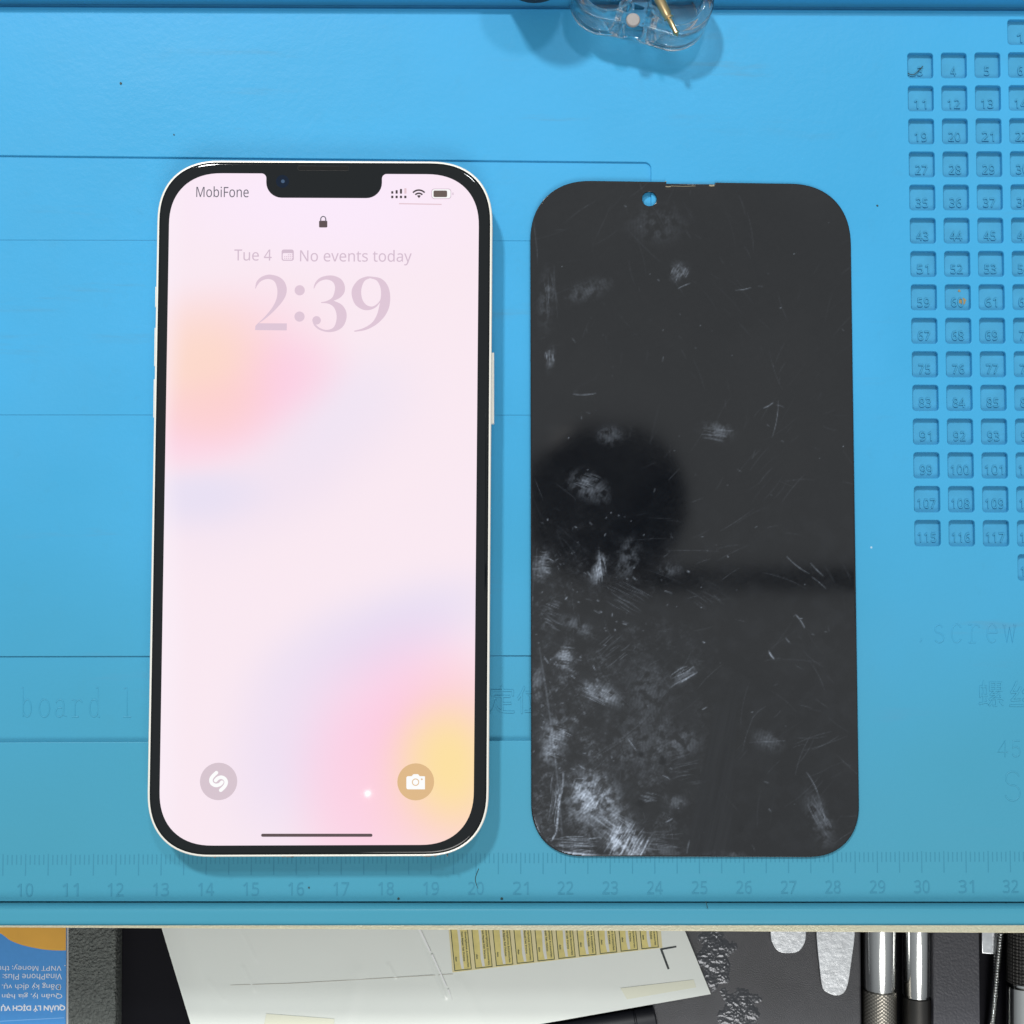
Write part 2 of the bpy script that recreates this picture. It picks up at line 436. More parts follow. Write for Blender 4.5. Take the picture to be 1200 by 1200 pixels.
# ruler
tk = []; rn = []
r10 = U(30, 1013); r32 = U(1184, 1014); mmw = (r32.x - r10.x) / 220
for k in range(-60, 270):
    x = r10.x + k * mmw
    if x < xl + 3 or x > xr - 3: continue
    y0 = U(30, 1001).y; L_ = 4.9 if k % 5 == 0 else 2.4
    if k % 5 == 0:
        tk.append([(x, y0), (x, y0 - L_)])
    else: tk.append([(x, y0 - .2), (x, y0 - L_)])
link('ruler_ticks', tube(tk, .17, .5, z=-.04), M['tick'], mat_t)
for c_ in range(8, 36):
    x = r10.x + (c_ - 10) * 10 * mmw
    if x > xr - 5: continue
    rn.append(text_mesh(SANS(str(c_)), (x, U(30, 1043).y, 1.5 if c_ < 10 else 3.6, 2.9), 0, .09))
link('ruler_numbers', join(rn), M['tick'], mat_t)

# thin stroke letters pressed into the mat (unit box: x 0..1, baseline 0, x-height .55, ascender 1)
def arc(cx, cy, rx, ry, a0, a1, n=12):
    return [(cx + rx * math.cos(math.radians(a0 + (a1 - a0) * k / n)), cy + ry * math.sin(math.radians(a0 + (a1 - a0) * k / n))) for k in range(n + 1)]
G = {
 'b': [[(.02, 1), (.14, 1), (.14, 0)], arc(.45, .30, .31, .30, 150, -150, 16)],
 'o': [arc(.5, .3, .40, .31, 0, 360, 20)],
 'a': [arc(.42, .42, .30, .18, 160, 0, 10) + [(.72, .06), (.92, .02)], arc(.40, .16, .32, .16, 60, 300, 12) + [(.72, .18)]],
 'r': [[(.08, .58), (.30, .58), (.30, 0)], [(.08, 0), (.58, 0)], arc(.62, .36, .32, .22, 175, 40, 8)],
 'd': [[(.68, 1), (.84, 1), (.84, 0), (.95, 0)], arc(.50, .30, .34, .30, 30, 330, 16)],
 'l': [[(.25, .98), (.5, 1), (.5, 0)], [(.2, 0), (.8, 0)]],
 't': [[(.38, .9), (.38, .16)] + arc(.58, .16, .20, .15, 180, 340, 8), [(.08, .60), (.80, .60)]],
 'i': [[(.25, .58), (.5, .58), (.5, 0)], [(.2, 0), (.8, 0)], [(.46, .85), (.54, .85)]],
 'u': [[(.05, .58), (.2, .58), (.2, .18)] + arc(.45, .18, .25, .17, 180, 330, 8), [(.68, .58), (.78, .58), (.78, 0), (.95, 0)]],
 'c': [arc(.5, .3, .38, .30, 40, 320, 16)],
 's': [arc(.48, .44, .28, .14, 30, 230, 9) + arc(.50, .15, .32, .15, 70, -150, 10)],
 'e': [[(.14, .32), (.84, .32)] + arc(.5, .3, .36, .30, 5, 315, 16)],
 'w': [[(.0, .58), (.2, .58)], [(.1, .58), (.3, 0), (.5, .5), (.7, 0), (.9, .58)], [(.8, .58), (1, .58)]],
 'S': [arc(.5, .76, .34, .24, 20, 250, 14) + arc(.5, .26, .38, .27, 70, -160, 14)],
 '4': [[(.75, 0), (.75, 1), (.1, .3), (1, .3)]],
 '5': [[(.85, 1), (.25, 1), (.2, .56)] + arc(.5, .32, .36, .30, 110, -150, 12)],
 '.': [[(.4, .02), (.5, .12)]],
}
def strokes(s, x0, adv, wch, ybase, yasc, z):
    """letters at pixel x0 with advance adv, from the baseline row ybase up to the ascender row yasc"""
    out = []
    for k, ch in enumerate(s):
        if ch == ' ': continue
        for pl in G[ch]:
            out.append([U2(x0 + k * adv + x * wch, ybase + (yasc - ybase) * y, z) for x, y in pl])
    return tube(out, .21, .8, z=z - .05)
lt = [strokes('cuit board l', -72, 19.4, 15, 840, 806, -1.12), strokes('.screw', 1072, 20.6, 16, 753, 717, 0),
      strokes('45', 1168, 16, 13, 887, 868, 0), strokes('S', 1175, 20, 23, 938, 904, 0)]
for m_ in lt: link('pressed_letters', m_, M['sil'], mat_t)
cj = [text_px('定', 574, 804, 603, 836, -1.12, thick=.2, offset=-.008), text_px('位', 606, 804, 634, 836, -1.12, thick=.2, offset=-.008),
      text_px('螺', 1147, 798, 1176, 828, 0, thick=.13, offset=-.006), text_px('丝', 1183, 798, 1212, 828, 0, thick=.13, offset=-.006)]
for m_ in cj: link('pressed_character', m_, M['sil'], mat_t)
# stains and crumbs of dirt seen on the mat
def blob(cx, cy, r, z, n=14):
    a = U(cx, cy, z); return [(a.x + r * (0.6 + .6 * random.random()) * math.cos(2 * math.pi * k / n), a.y + r * (.6 + .6 * random.random()) * math.sin(2 * math.pi * k / n)) for k in range(n)]
M['stain'] = mat('brown_stain', (0.26, 0.20, 0.09), .5, vary=(900, .3))
M['crumb'] = mat('dark_crumb', (0.02, 0.05, 0.05), .6)
st = [slab([blob(1128, 353, .95, -1.25, 18)], -1.25, -1.17), slab([blob(1124, 341, .3, -1.25)], -1.25, -1.15)]
for m_ in st: link('brown_stain', m_, M['stain'], mat_t)
cr = [slab([blob(141.5, 98, .33, 0)], 0, .12, .03), slab([blob(571, 624, .3, 0)], 0, .1, .03), slab([blob(362, 1040, .28, 0)], 0, .12, .03),
      slab([blob(1028, 241, .25, 0)], 0, .1, .03), slab([blob(204, 158, .2, 0)], 0, .1, .03), slab([blob(467, 1053, .3, 0)], 0, .12, .03), slab([blob(588, 1053, .35, 0)], 0, .14, .03)]
cr.append(tube([[(*U2(x, y), .05) for x, y in smoothline([(1064, 84), (1072, 86), (1079, 80), (1083, 76)], 4)]], .11, 1, z=-.9))
cr.append(tube([[(*U2(x, y), .02) for x, y in smoothline([(560, 1041), (557, 1030), (561, 1018)], 4)]], .09))
cr.append(tube([[(*U2(x, y, 3.4), 0) for x, y in ((827, 1056), (829, 1064))]], .08, z=3.4))
for m_ in cr: link('dirt_crumb', m_, M['crumb'], mat_t)

# ------------------------------------------------------------------ metal board under the mat
board = thing('metal_board', 'champagne metal board under the blue mat, its sparkling front edge showing', 'board')
pe = lambda x: hline(1087.0, 1093.5, -4, x)
link('plate', slab([ccw([(xl - 14, pe(xl - 14)), (xr + 14, pe(xr + 14)), (xr + 14, 150), (xl - 14, 150)])], -5.2, -4.0, .2, 2), M['plate'], board)
link('plate_backing', slab([ccw([(xl - 14, pe(xl - 14) + .12), (xr + 14, pe(xr + 14) + .12), (xr + 14, 149.8), (xl - 14, 149.8)])], -7.6, -5.22, .1, 1), M['plate_side'], board)
for sx_, sy_ in ((-1, -1), (1, -1), (-1, 1), (1, 1)):
    cx, cy = (xl + 10 if sx_ < 0 else xr - 6), (-55 if sy_ < 0 else 135)
    link('rubber_foot', slab([circ(cx, cy, 7)], ZD, -7.6, .5), M['cap'], board)

# ------------------------------------------------------------------ the phone
ph = thing('phone', 'lit white-framed smartphone with notch showing a pastel lock screen reading 2:39', 'phone')
ZG = 7.75
TL, TR, BL, BR = U(183.2, 600, 6), U(576, 600, 6), U(177, 600, 6), U(575.5, 600, 6)
top_y = U(380, 188.3, ZG - .5).y; bot_y = U(375, 1003.5, ZG - 1).y
xL_t, xR_t = U(183.5, 330, ZG - 1).x, U(576.8, 330, ZG - 1).x
xL_b, xR_b = U(174.5, 860, ZG - 1).x, U(573.4, 860, ZG - 1).x
yA, yB = U(380, 330, ZG - 1).y, U(380, 860, ZG - 1).y
def xat(xa, xb, y): return xa + (xb - xa) * (y - yA) / (yB - yA)
def phone_rect(inset_l, inset_r, inset_t, inset_b, r, power=2.35, n=18):
    pts = []
    y1 = top_y - inset_t; y0 = bot_y + inset_b
    c = [(xat(xL_t, xL_b, y0) + inset_l, y0), (xat(xR_t, xR_b, y0) - inset_r, y0), (xat(xR_t, xR_b, y1) - inset_r, y1), (xat(xL_t, xL_b, y1) + inset_l, y1)]
    return ccw(fillet(c, r, n, power))
PHDIM = (xat(xR_t, xR_b, 0) - xat(xL_t, xL_b, 0), top_y - bot_y)
print('phone mm', PHDIM)
link('frame', slab([phone_rect(0, 0, 0, 0, 14.6)], 0.0, ZG - .35, .45, 4), M['frame'], ph)
# black front glass with a rounded edge
link('front_glass', slab([phone_rect(.30, .30, .30, .30, 14.3)], ZG - 2.1, ZG, 1.0, 8), M['glass'], ph)
# thin gap line between frame and glass is left by the bevels
ZS = ZG + .03
def sp(px, py): return U2(px, py, ZS)
# screen outline
y_t = U(380, 203.6, ZS).y; y_b = U(375, 990.5, ZS).y
sl_t, sl_b = U(197.0, 330, ZS).x, U(188.2, 860, ZS).x
sr_t, sr_b = U(560.5, 330, ZS).x, U(555.8, 860, ZS).x
cs = [(xat(sl_t, sl_b, y_b), y_b), (xat(sr_t, sr_b, y_b), y_b), (xat(sr_t, sr_b, y_t), y_t), (xat(sl_t, sl_b, y_t), y_t)]
scr = ccw(fillet(cs, 12.2, 18, 2.3))
# splice the notch into the top edge
nl, nr, nb = U(312.5, 0, ZS).x, U(447.5, 0, ZS).x, U(380, 232.0, ZS).y
nl, nr = U(312.0, 218, ZS).x, U(447.6, 218, ZS).x
notch = [(nl - 1.0, y_t)] 
npts = fillet([(nr + 3, y_t), (nr, y_t), (nr, nb), (nl, nb), (nl, y_t), (nl - 3, y_t)], [0, 1.1, 3.6, 3.6, 1.1, 0], 8)
idx = max(range(len(scr)), key=lambda i: (scr[(i + 1) % len(scr)][0] - scr[i][0]) ** 2 if abs(scr[i][1] - y_t) < .01 and abs(scr[(i + 1) % len(scr)][1] - y_t) < .01 else -1)
scr = scr[:idx + 1] + npts + scr[idx + 1:]

def wallpaper():
    m = bpy.data.materials.new('lock_screen_wallpaper'); m.use_nodes = True; t = m.node_tree; L = t.links
    b = t.nodes['Principled BSDF']; b.inputs['Base Color'].default_value = (0, 0, 0, 1); b.inputs['Roughness'].default_value = .035
    b.inputs['Specular IOR Level'].default_value = .3
    c = t.nodes.new('ShaderNodeTexCoord')
    wrp = t.nodes.new('ShaderNodeTexNoise'); wrp.inputs['Scale'].default_value = 22; wrp.inputs['Detail'].default_value = 1
    L.new(c.outputs['Object'], wrp.inputs['Vector'])
    vm = t.nodes.new('ShaderNodeVectorMath'); vm.operation = 'MULTIPLY_ADD'; vm.inputs[1].default_value = (.010, .010, 0)
    L.new(wrp.outputs['Color'], vm.inputs[0]); L.new(c.outputs['Object'], vm.inputs[2])
    prev = None
    def blobn(cx, cy, rx, ry, rot, rgb, k):
        nonlocal prev
        p = U(cx, cy, ZS)
        mp = t.nodes.new('ShaderNodeMapping'); mp.vector_type = 'TEXTURE'
        mp.inputs['Location'].default_value = ((p.x + 5) * MM, (p.y + 5) * MM, 0)
        mp.inputs['Rotation'].default_value = (0, 0, math.radians(rot))
        mp.inputs['Scale'].default_value = (rx / 5.1 * MM, ry / 5.1 * MM, 1)
        zf = t.nodes.new('ShaderNodeVectorMath'); zf.operation = 'MULTIPLY'; zf.inputs[1].default_value = (1, 1, 0)
        L.new(vm.outputs[0], zf.inputs[0]); L.new(zf.outputs[0], mp.inputs[0])
        g = t.nodes.new('ShaderNodeVectorMath'); g.operation = 'LENGTH'; L.new(mp.outputs[0], g.inputs[0])
        r = t.nodes.new('ShaderNodeMapRange'); r.interpolation_type = 'SMOOTHERSTEP'
        r.inputs[1].default_value = 1.0; r.inputs[2].default_value = 0.0; r.inputs[3].default_value = 0; r.inputs[4].default_value = k
        L.new(g.outputs['Value'], r.inputs[0])
        x = t.nodes.new('ShaderNodeMix'); x.data_type = 'RGBA'; L.new(r.outputs[0], x.inputs[0])
        if prev is None: x.inputs[6].default_value = lin(252, 235, 244)
        else: L.new(prev, x.inputs[6])
        x.inputs[7].default_value = lin(*rgb); prev = x.outputs[2]
    blobn(380, 230, 300, 130, 0, (253, 236, 253), 1)
    blobn(330, 560, 260, 100, 28, (242, 228, 244), .7)
    blobn(225, 585, 140, 60, 8, (230, 224, 246), .7)
    blobn(400, 480, 150, 90, 30, (241, 230, 246), .7)
    blobn(265, 440, 190, 140, 15, (255, 208, 222), .8)
    blobn(305, 455, 150, 80, 20, (255, 202, 228), .6)
    blobn(230, 515, 130, 60, 12, (255, 210, 228), .6)
    blobn(235, 425, 120, 110, -20, (255, 220, 196), .72)
    blobn(255, 480, 100, 60, 10, (255, 208, 204), .5)
    blobn(450, 745, 240, 90, 22, (231, 223, 246), .85)
    blobn(340, 870, 130, 190, -10, (238, 224, 245), .75)
    blobn(490, 875, 200, 200, 40, (255, 198, 226), .9)
    blobn(420, 950, 120, 160, 0, (255, 210, 228), .7)
    blobn(545, 915, 150, 180, 0, (255, 218, 192), 1)
    blobn(520, 890, 90, 100, 0, (255, 228, 158), .85)
    blobn(183, 600, 40, 1600, 0, (254, 243, 253), .5)
    L.new(prev, b.inputs['Emission Color']); b.inputs['Emission Strength'].default_value = .97
    return m
M['wall'] = wallpaper()
scr_o = link('display', flat([scr], ZS), M['wall'], ph)

def ui(name, polys, material, dz=.03, parent=scr_o):
    return link(name, flat(polys, ZS + dz), material, parent)
def uitext(name, s, x0, y0, x1, y1, material, dz=.03, **k):
    return link(name, text_px(s, x0, y0, x1, y1, ZS + dz, **k), material, scr_o)
def pp(pts, dz=.03): return [U2(x, y, ZS + dz) for x, y in pts]
def prect(x0, y0, x1, y1, r=0): 
    q = ccw(pp([(x0, y0), (x1, y0), (x1, y1), (x0, y1)])); return fillet(q, r, 5) if r else q
def pcirc(x, y, r, n=32): c_ = U(x, y, ZS); return circ(c_.x, c_.y, r / 5.1, n)

uitext('carrier_text', SANS('MobiFone'), 230, 218.5, 291.5, 231, M['ui_text'])
bars = []
for k in range(4):
    x = 459.7 + 5.1 * k
    bars.append(prect(x - 1.3, 229.3, x + 1.3, 232.3, .12))
for k, h in enumerate((3, 4.2, 5.6)):
    x = 459.7 + 5.1 * k; bars.append(prect(x - 1.25, 227 - h, x + 1.25, 227, .12))
ui('signal_icon', bars, M['ui_dark'])
ui('signal_icon', [prect(473.8, 220.5, 476.4, 227, .12)], M['ui_pale'], .03)
wf = []
wc = (490.8, 232.0)
for r0, r1 in ((8.3, 10.2), (4.6, 6.5)):
    r0 *= 1.35 / 1.35; a = [(wc[0] + r1 * math.cos(math.radians(t)), wc[1] - r1 * math.sin(math.radians(t))) for t in range(42, 139, 8)]
    b_ = [(wc[0] + r0 * math.cos(math.radians(t)), wc[1] - r0 * math.sin(math.radians(t))) for t in range(138, 41, -8)]
    wf.append(pp(a + b_))
wf.append(pp([(491, 232.3), (488.6, 229.3), (491, 228.6), (493.2, 229.3)]))
ui('wifi_icon', wf, M['ui_dark'])
bo, bi = prect(505.5, 221.0, 528.8, 233.2, .68), prect(506.3, 221.8, 528.0, 232.4, .6)
ui('battery_icon', [bo, bi[::-1]], M['ui_date'])
ui('battery_icon', [prect(506.3, 221.8, 528.0, 232.4, .6)], M['ui_white'], .032)
ui('battery_icon', [prect(508, 223.3, 524, 231, .3)], M['ui_brown'], .05)
ui('battery_icon', [prect(530.2, 225.6, 531.4, 228.6, .1)], M['ui_date'])
ui('status_underline', [pp([(467.5, 238.0), (517.5, 238.9), (517.5, 240.2), (467.5, 239.3)])], M['ui_pale'])
# padlock
ui('padlock_icon', [prect(373.9, 258.6, 383.6, 266.6, .25)], M['ui_bar'])
sh_o = [(378.8 + 3.6 * math.cos(math.radians(t)), 257.0 - 4.0 * math.sin(math.radians(t))) for t in range(0, 181, 15)]
sh_i = [(378.8 + 2.3 * math.cos(math.radians(t)), 257.0 - 2.8 * math.sin(math.radians(t))) for t in range(180, -1, -15)]
ui('padlock_icon', [pp([(382.4, 259.5)] + sh_o + [(375.2, 259.5), (376.5, 259.5)] + sh_i + [(381.1, 259.5)], .05)], M['ui_text'], .05)
uitext('date_text', SANS('Tue 4'), 274.5, 292.4, 318.5, 305.4, M['ui_date'], offset=.002)
uitext('date_text', SANS('No events today'), 351.5, 293.0, 482.5, 310.6, M['ui_date'], offset=.002)
ui('calendar_icon', [prect(330, 292.4, 344.3, 305.6, .5), prect(331.3, 296.6, 343.0, 304.3, .3)[::-1]], M['ui_date'])
dots = [prect(333 + 2.2 * a, 298 + 2.1 * b_, 334.3 + 2.2 * a, 299.2 + 2.1 * b_) for a in range(5) for b_ in range(3) if not (b_ == 0 and a < 2)]
ui('calendar_icon', dots, M['ui_clock'])
# clock digits, a high-contrast serif
def zc(pts): return [(260 + x / 5, 250 + y / 5) for x, y in pts]
two = smoothline([(195, 440), (203, 402), (228, 375), (262, 361), (290, 360), (332, 371), (365, 398), (380, 440), (373, 485), (346, 528), (300, 578), (255, 617), (217, 644)]) + \
      [(381, 645), (380, 686), (195, 684), (196, 660)] + smoothline([(205, 650), (250, 607), (295, 552), (320, 500), (325, 450), (313, 407), (290, 388), (258, 386), (226, 400), (206, 425), (199, 441)])
three = smoothline([(537, 440), (547, 407), (575, 378), (618, 365), (660, 367), (700, 387), (720, 425), (717, 465), (692, 495), (655, 512)]) + \
        smoothline([(660, 514), (702, 535), (727, 572), (730, 615), (712, 660), (675, 687), (625, 696), (575, 684), (543, 660), (532, 635)]) + \
        smoothline([(550, 652), (575, 672), (612, 683), (650, 672), (668, 640), (672, 595), (657, 552), (625, 530), (580, 525)]) + \
        smoothline([(582, 520), (612, 514), (645, 495), (660, 460), (662, 425), (645, 398), (610, 388), (575, 398), (553, 418), (541, 441)])
nine_o = smoothline([(872, 370), (930, 381), (970, 420), (986, 480), (980, 550), (950, 608), (900, 655), (840, 684), (777, 694)]) + \
         smoothline([(775, 688), (830, 672), (880, 640), (910, 590), (926, 524)]) + \
         smoothline([(924, 526), (900, 552), (862, 567), (820, 562), (780, 532), (761, 480), (766, 435), (800, 390), (845, 371), (872, 370)])[:-1]
nine_i = smoothline([(868, 380), (835, 398), (817, 448), (822, 500), (845, 535), (880, 546), (912, 528), (930, 498), (930, 440), (908, 395), (868, 380)])[:-1]
cpoly = [pp(zc(two)), pp(zc([(456 + 30 * math.cos(t / 4), 451 + 30 * math.sin(t / 4)) for t in range(25)])),
         pp(zc([(455 + 30 * math.cos(t / 4), 605 + 30 * math.sin(t / 4)) for t in range(25)])), pp(zc(three)), ccw(pp(zc(nine_o))), ccw(pp(zc(nine_i)), False)]
ui('clock_digits', cpoly, M['ui_clock'])
ui('clock_digits', [pp(zc([(555 + 25 * math.cos(t / 4), 627 + 25 * math.sin(t / 4)) for t in range(25)]))], M['ui_clock'], .034)
# round buttons
btn = ui('round_button', [pcirc(256.2, 915.7, 21.4)], M['ui_btn']); 
def sbtn(zx, zy): return U2(220 + zx / 15, 880 + zy / 15, ZS + .05)
def thick(path, wpx):
    """outline of a stroked path in px with round ends"""
    P = [Vector(p) for p in path]; Lf, Rt = [], []
    for i, p in enumerate(P):
        d = (P[min(i + 1, len(P) - 1)] - P[max(i - 1, 0)]).normalized(); n = Vector((-d.y, d.x)) * wpx / 2
        Lf.append(p + n); Rt.append(p - n)
    def cap(c_, a0): return [c_ + Vector((math.cos(a0 + k * math.pi / 6), math.sin(a0 + k * math.pi / 6))) * wpx / 2 for k in range(1, 6)]
    d = P[-1] - P[-2]; e_ = cap(P[-1], math.atan2(d.x, -d.y) ); 
    a = math.atan2((Lf[-1] - P[-1]).y, (Lf[-1] - P[-1]).x); e_ = [P[-1] + Vector((math.cos(a - k * math.pi / 6), math.sin(a - k * math.pi / 6))) * wpx / 2 for k in range(1, 6)]
    a = math.atan2((Rt[0] - P[0]).y, (Rt[0] - P[0]).x); s_ = [P[0] + Vector((math.cos(a - k * math.pi / 6), math.sin(a - k * math.pi / 6))) * wpx / 2 for k in range(1, 6)]
    return [tuple(q) for q in Lf + e_ + Rt[::-1] + s_]
h1 = thick(smoothline([(505, 382), (440, 445), (408, 505), (425, 570), (490, 606), (560, 590), (600, 550)], 5), 64)
h2 = thick(smoothline([(580, 690), (650, 620), (676, 550), (650, 490), (590, 462), (530, 480), (490, 520)], 5), 64)
link('button_symbol', flat([[sbtn(*q) for q in h1]], ZS + .05), M['ui_white'], btn)
link('button_symbol', flat([[sbtn(*q) for q in h2]], ZS + .052), M['ui_white'], btn)
btn2 = ui('round_button', [pcirc(487.2, 916.2, 21.2)], M['ui_btn2'])
cb = fillet(ccw([U2(x, y, ZS + .05) for x, y in [(476.2, 909.6), (482.6, 909.6), (484.3, 907.2), (490.0, 907.2), (491.8, 909.6), (498.0, 909.6), (498.0, 925.0), (476.2, 925.0)]]), [.4, 0.1, .2, .2, .1, .4, .4, .4], 4)
link('camera_symbol', flat([cb], ZS + .05), M['ui_white'], btn2)
cc = U(487, 916.6, ZS + .06)
link('camera_symbol', flat([circ(cc.x, cc.y, .82), circ(cc.x, cc.y, .62)[::-1]], ZS + .07), M['ui_btn2'], btn2)
cc = U(494.3, 913.2, ZS + .06); link('camera_symbol', flat([circ(cc.x, cc.y, .2, 10)], ZS + .07), M['ui_btn2'], btn2)
ui('home_bar', [prect(306, 977.0, 436.5, 980.6, .34)], M['ui_bar'])
# notch hardware
c_ = U(331, 212.5, ZG + .02)
cam_o = link('front_camera', slab([circ(c_.x, c_.y, 1.5)], ZG - .1, ZG + .01), M['lens'], ph)
link('lens_centre', slab([circ(c_.x + .1, c_.y, .42, 20)], ZG, ZG + .02), M['lens2'], cam_o)
a, b_ = U(349.5, 197, ZG), U(408, 197, ZG)
link('earpiece', slab([fillet([(a.x, a.y - .42), (b_.x, a.y - .42), (b_.x, a.y + .42), (a.x, a.y + .42)], .3, 4)], ZG - .3, ZG + .03), M['speaker'], ph)
link('earpiece_outline', tube([fillet([(a.x - .1, a.y - .52), (b_.x + .1, a.y - .52), (b_.x + .1, a.y + .52), (a.x - .1, a.y + .52)], .35, 4)], .035, 1, True, ZG), M['darksteel'], ph)
# side buttons
def side_button(xpx, y0, y1, side):
    a, b_ = U(xpx, y0, 4.5), U(xpx, y1, 4.5); xb = xat(xR_t, xR_b, (a.y + b_.y) / 2) if side > 0 else xat(xL_t, xL_b, (a.y + b_.y) / 2)
    p = [(xb - .3 * side, b_.y), (xb + .62 * side, b_.y), (xb + .62 * side, a.y), (xb - .3 * side, a.y)]
    m = slab([ccw(p)], 3.0, 5.6, .2, 3)
    m.transform(Matrix.Translation((0, 0, 0))); return link('side_button', m, M['frame'], ph)
side_button(577, 414, 497, 1)
side_button(180, 337, 361, -1)
side_button(179, 385, 430, -1)
side_button(178, 445, 490, -1)
# antenna bands and scuffs on the frame
def bandat(x, y, wx, wy, m_, z0=3.0, z1=None):
    return slab([[(x - wx, y - wy), (x + wx, y - wy), (x + wx, y + wy), (x - wx, y + wy)]], z0, z1 or ZG - .36)
bd = []
for (px, py, sd) in ((183.4, 267, -1), (577, 267, 1), (173.6, 919, -1), (573.2, 919, 1)):
    p = U(px, py, ZG - .5); xb = (xat(xR_t, xR_b, p.y) if sd > 0 else xat(xL_t, xL_b, p.y)) - .5 * sd
    bd.append(slab([[(xb - .55, p.y - .5), (xb + .55, p.y - .5), (xb + .55, p.y + .5), (xb - .55, p.y + .5)]], 1.0, ZG - .6, .49, 3))
for m_ in bd: link('antenna_band', m_, M['antenna'], ph)
sc_ = []
for (px, wd, ht) in ((340, .9, .12), (343, .3, .2), (332, .4, .1), (499, .5, .16), (503, .35, .18), (510, .3, .12), (252, .25, .2), (524, .15, .1)):
    p = U(px, 1003.6, ZG - 1); sc_.append(slab([[(p.x - wd, bot_y + .04 - ht), (p.x + wd, bot_y - .04 - ht * .4), (p.x + wd * .8, bot_y + .10 + ht), (p.x - wd * .7, bot_y + .12 + ht * .6)]], 4, ZG - .62))
for m_ in sc_: link('scuff', m_, M['dent'], ph)

# ------------------------------------------------------------------ black replacement glass panel
ZP = 0.8
pts = [U2(622.6, 1003.5, ZP), U2(1007.6, 1004.8, ZP), U2(996.2, 216.0, ZP), U2(621.4, 210.8, ZP)]
out = fillet(pts, [12.2, 12.2, 14.5, 14.5], 18, 2.25)
hole = U(761, 233, ZP)
panel = thing('glass_panel', 'loose black glass screen panel, smudged and scratched, with a round camera hole', 'screen panel')
pc = Vector(((pts[0][0] + pts[2][0]) / 2, (pts[0][1] + pts[2][1]) / 2))
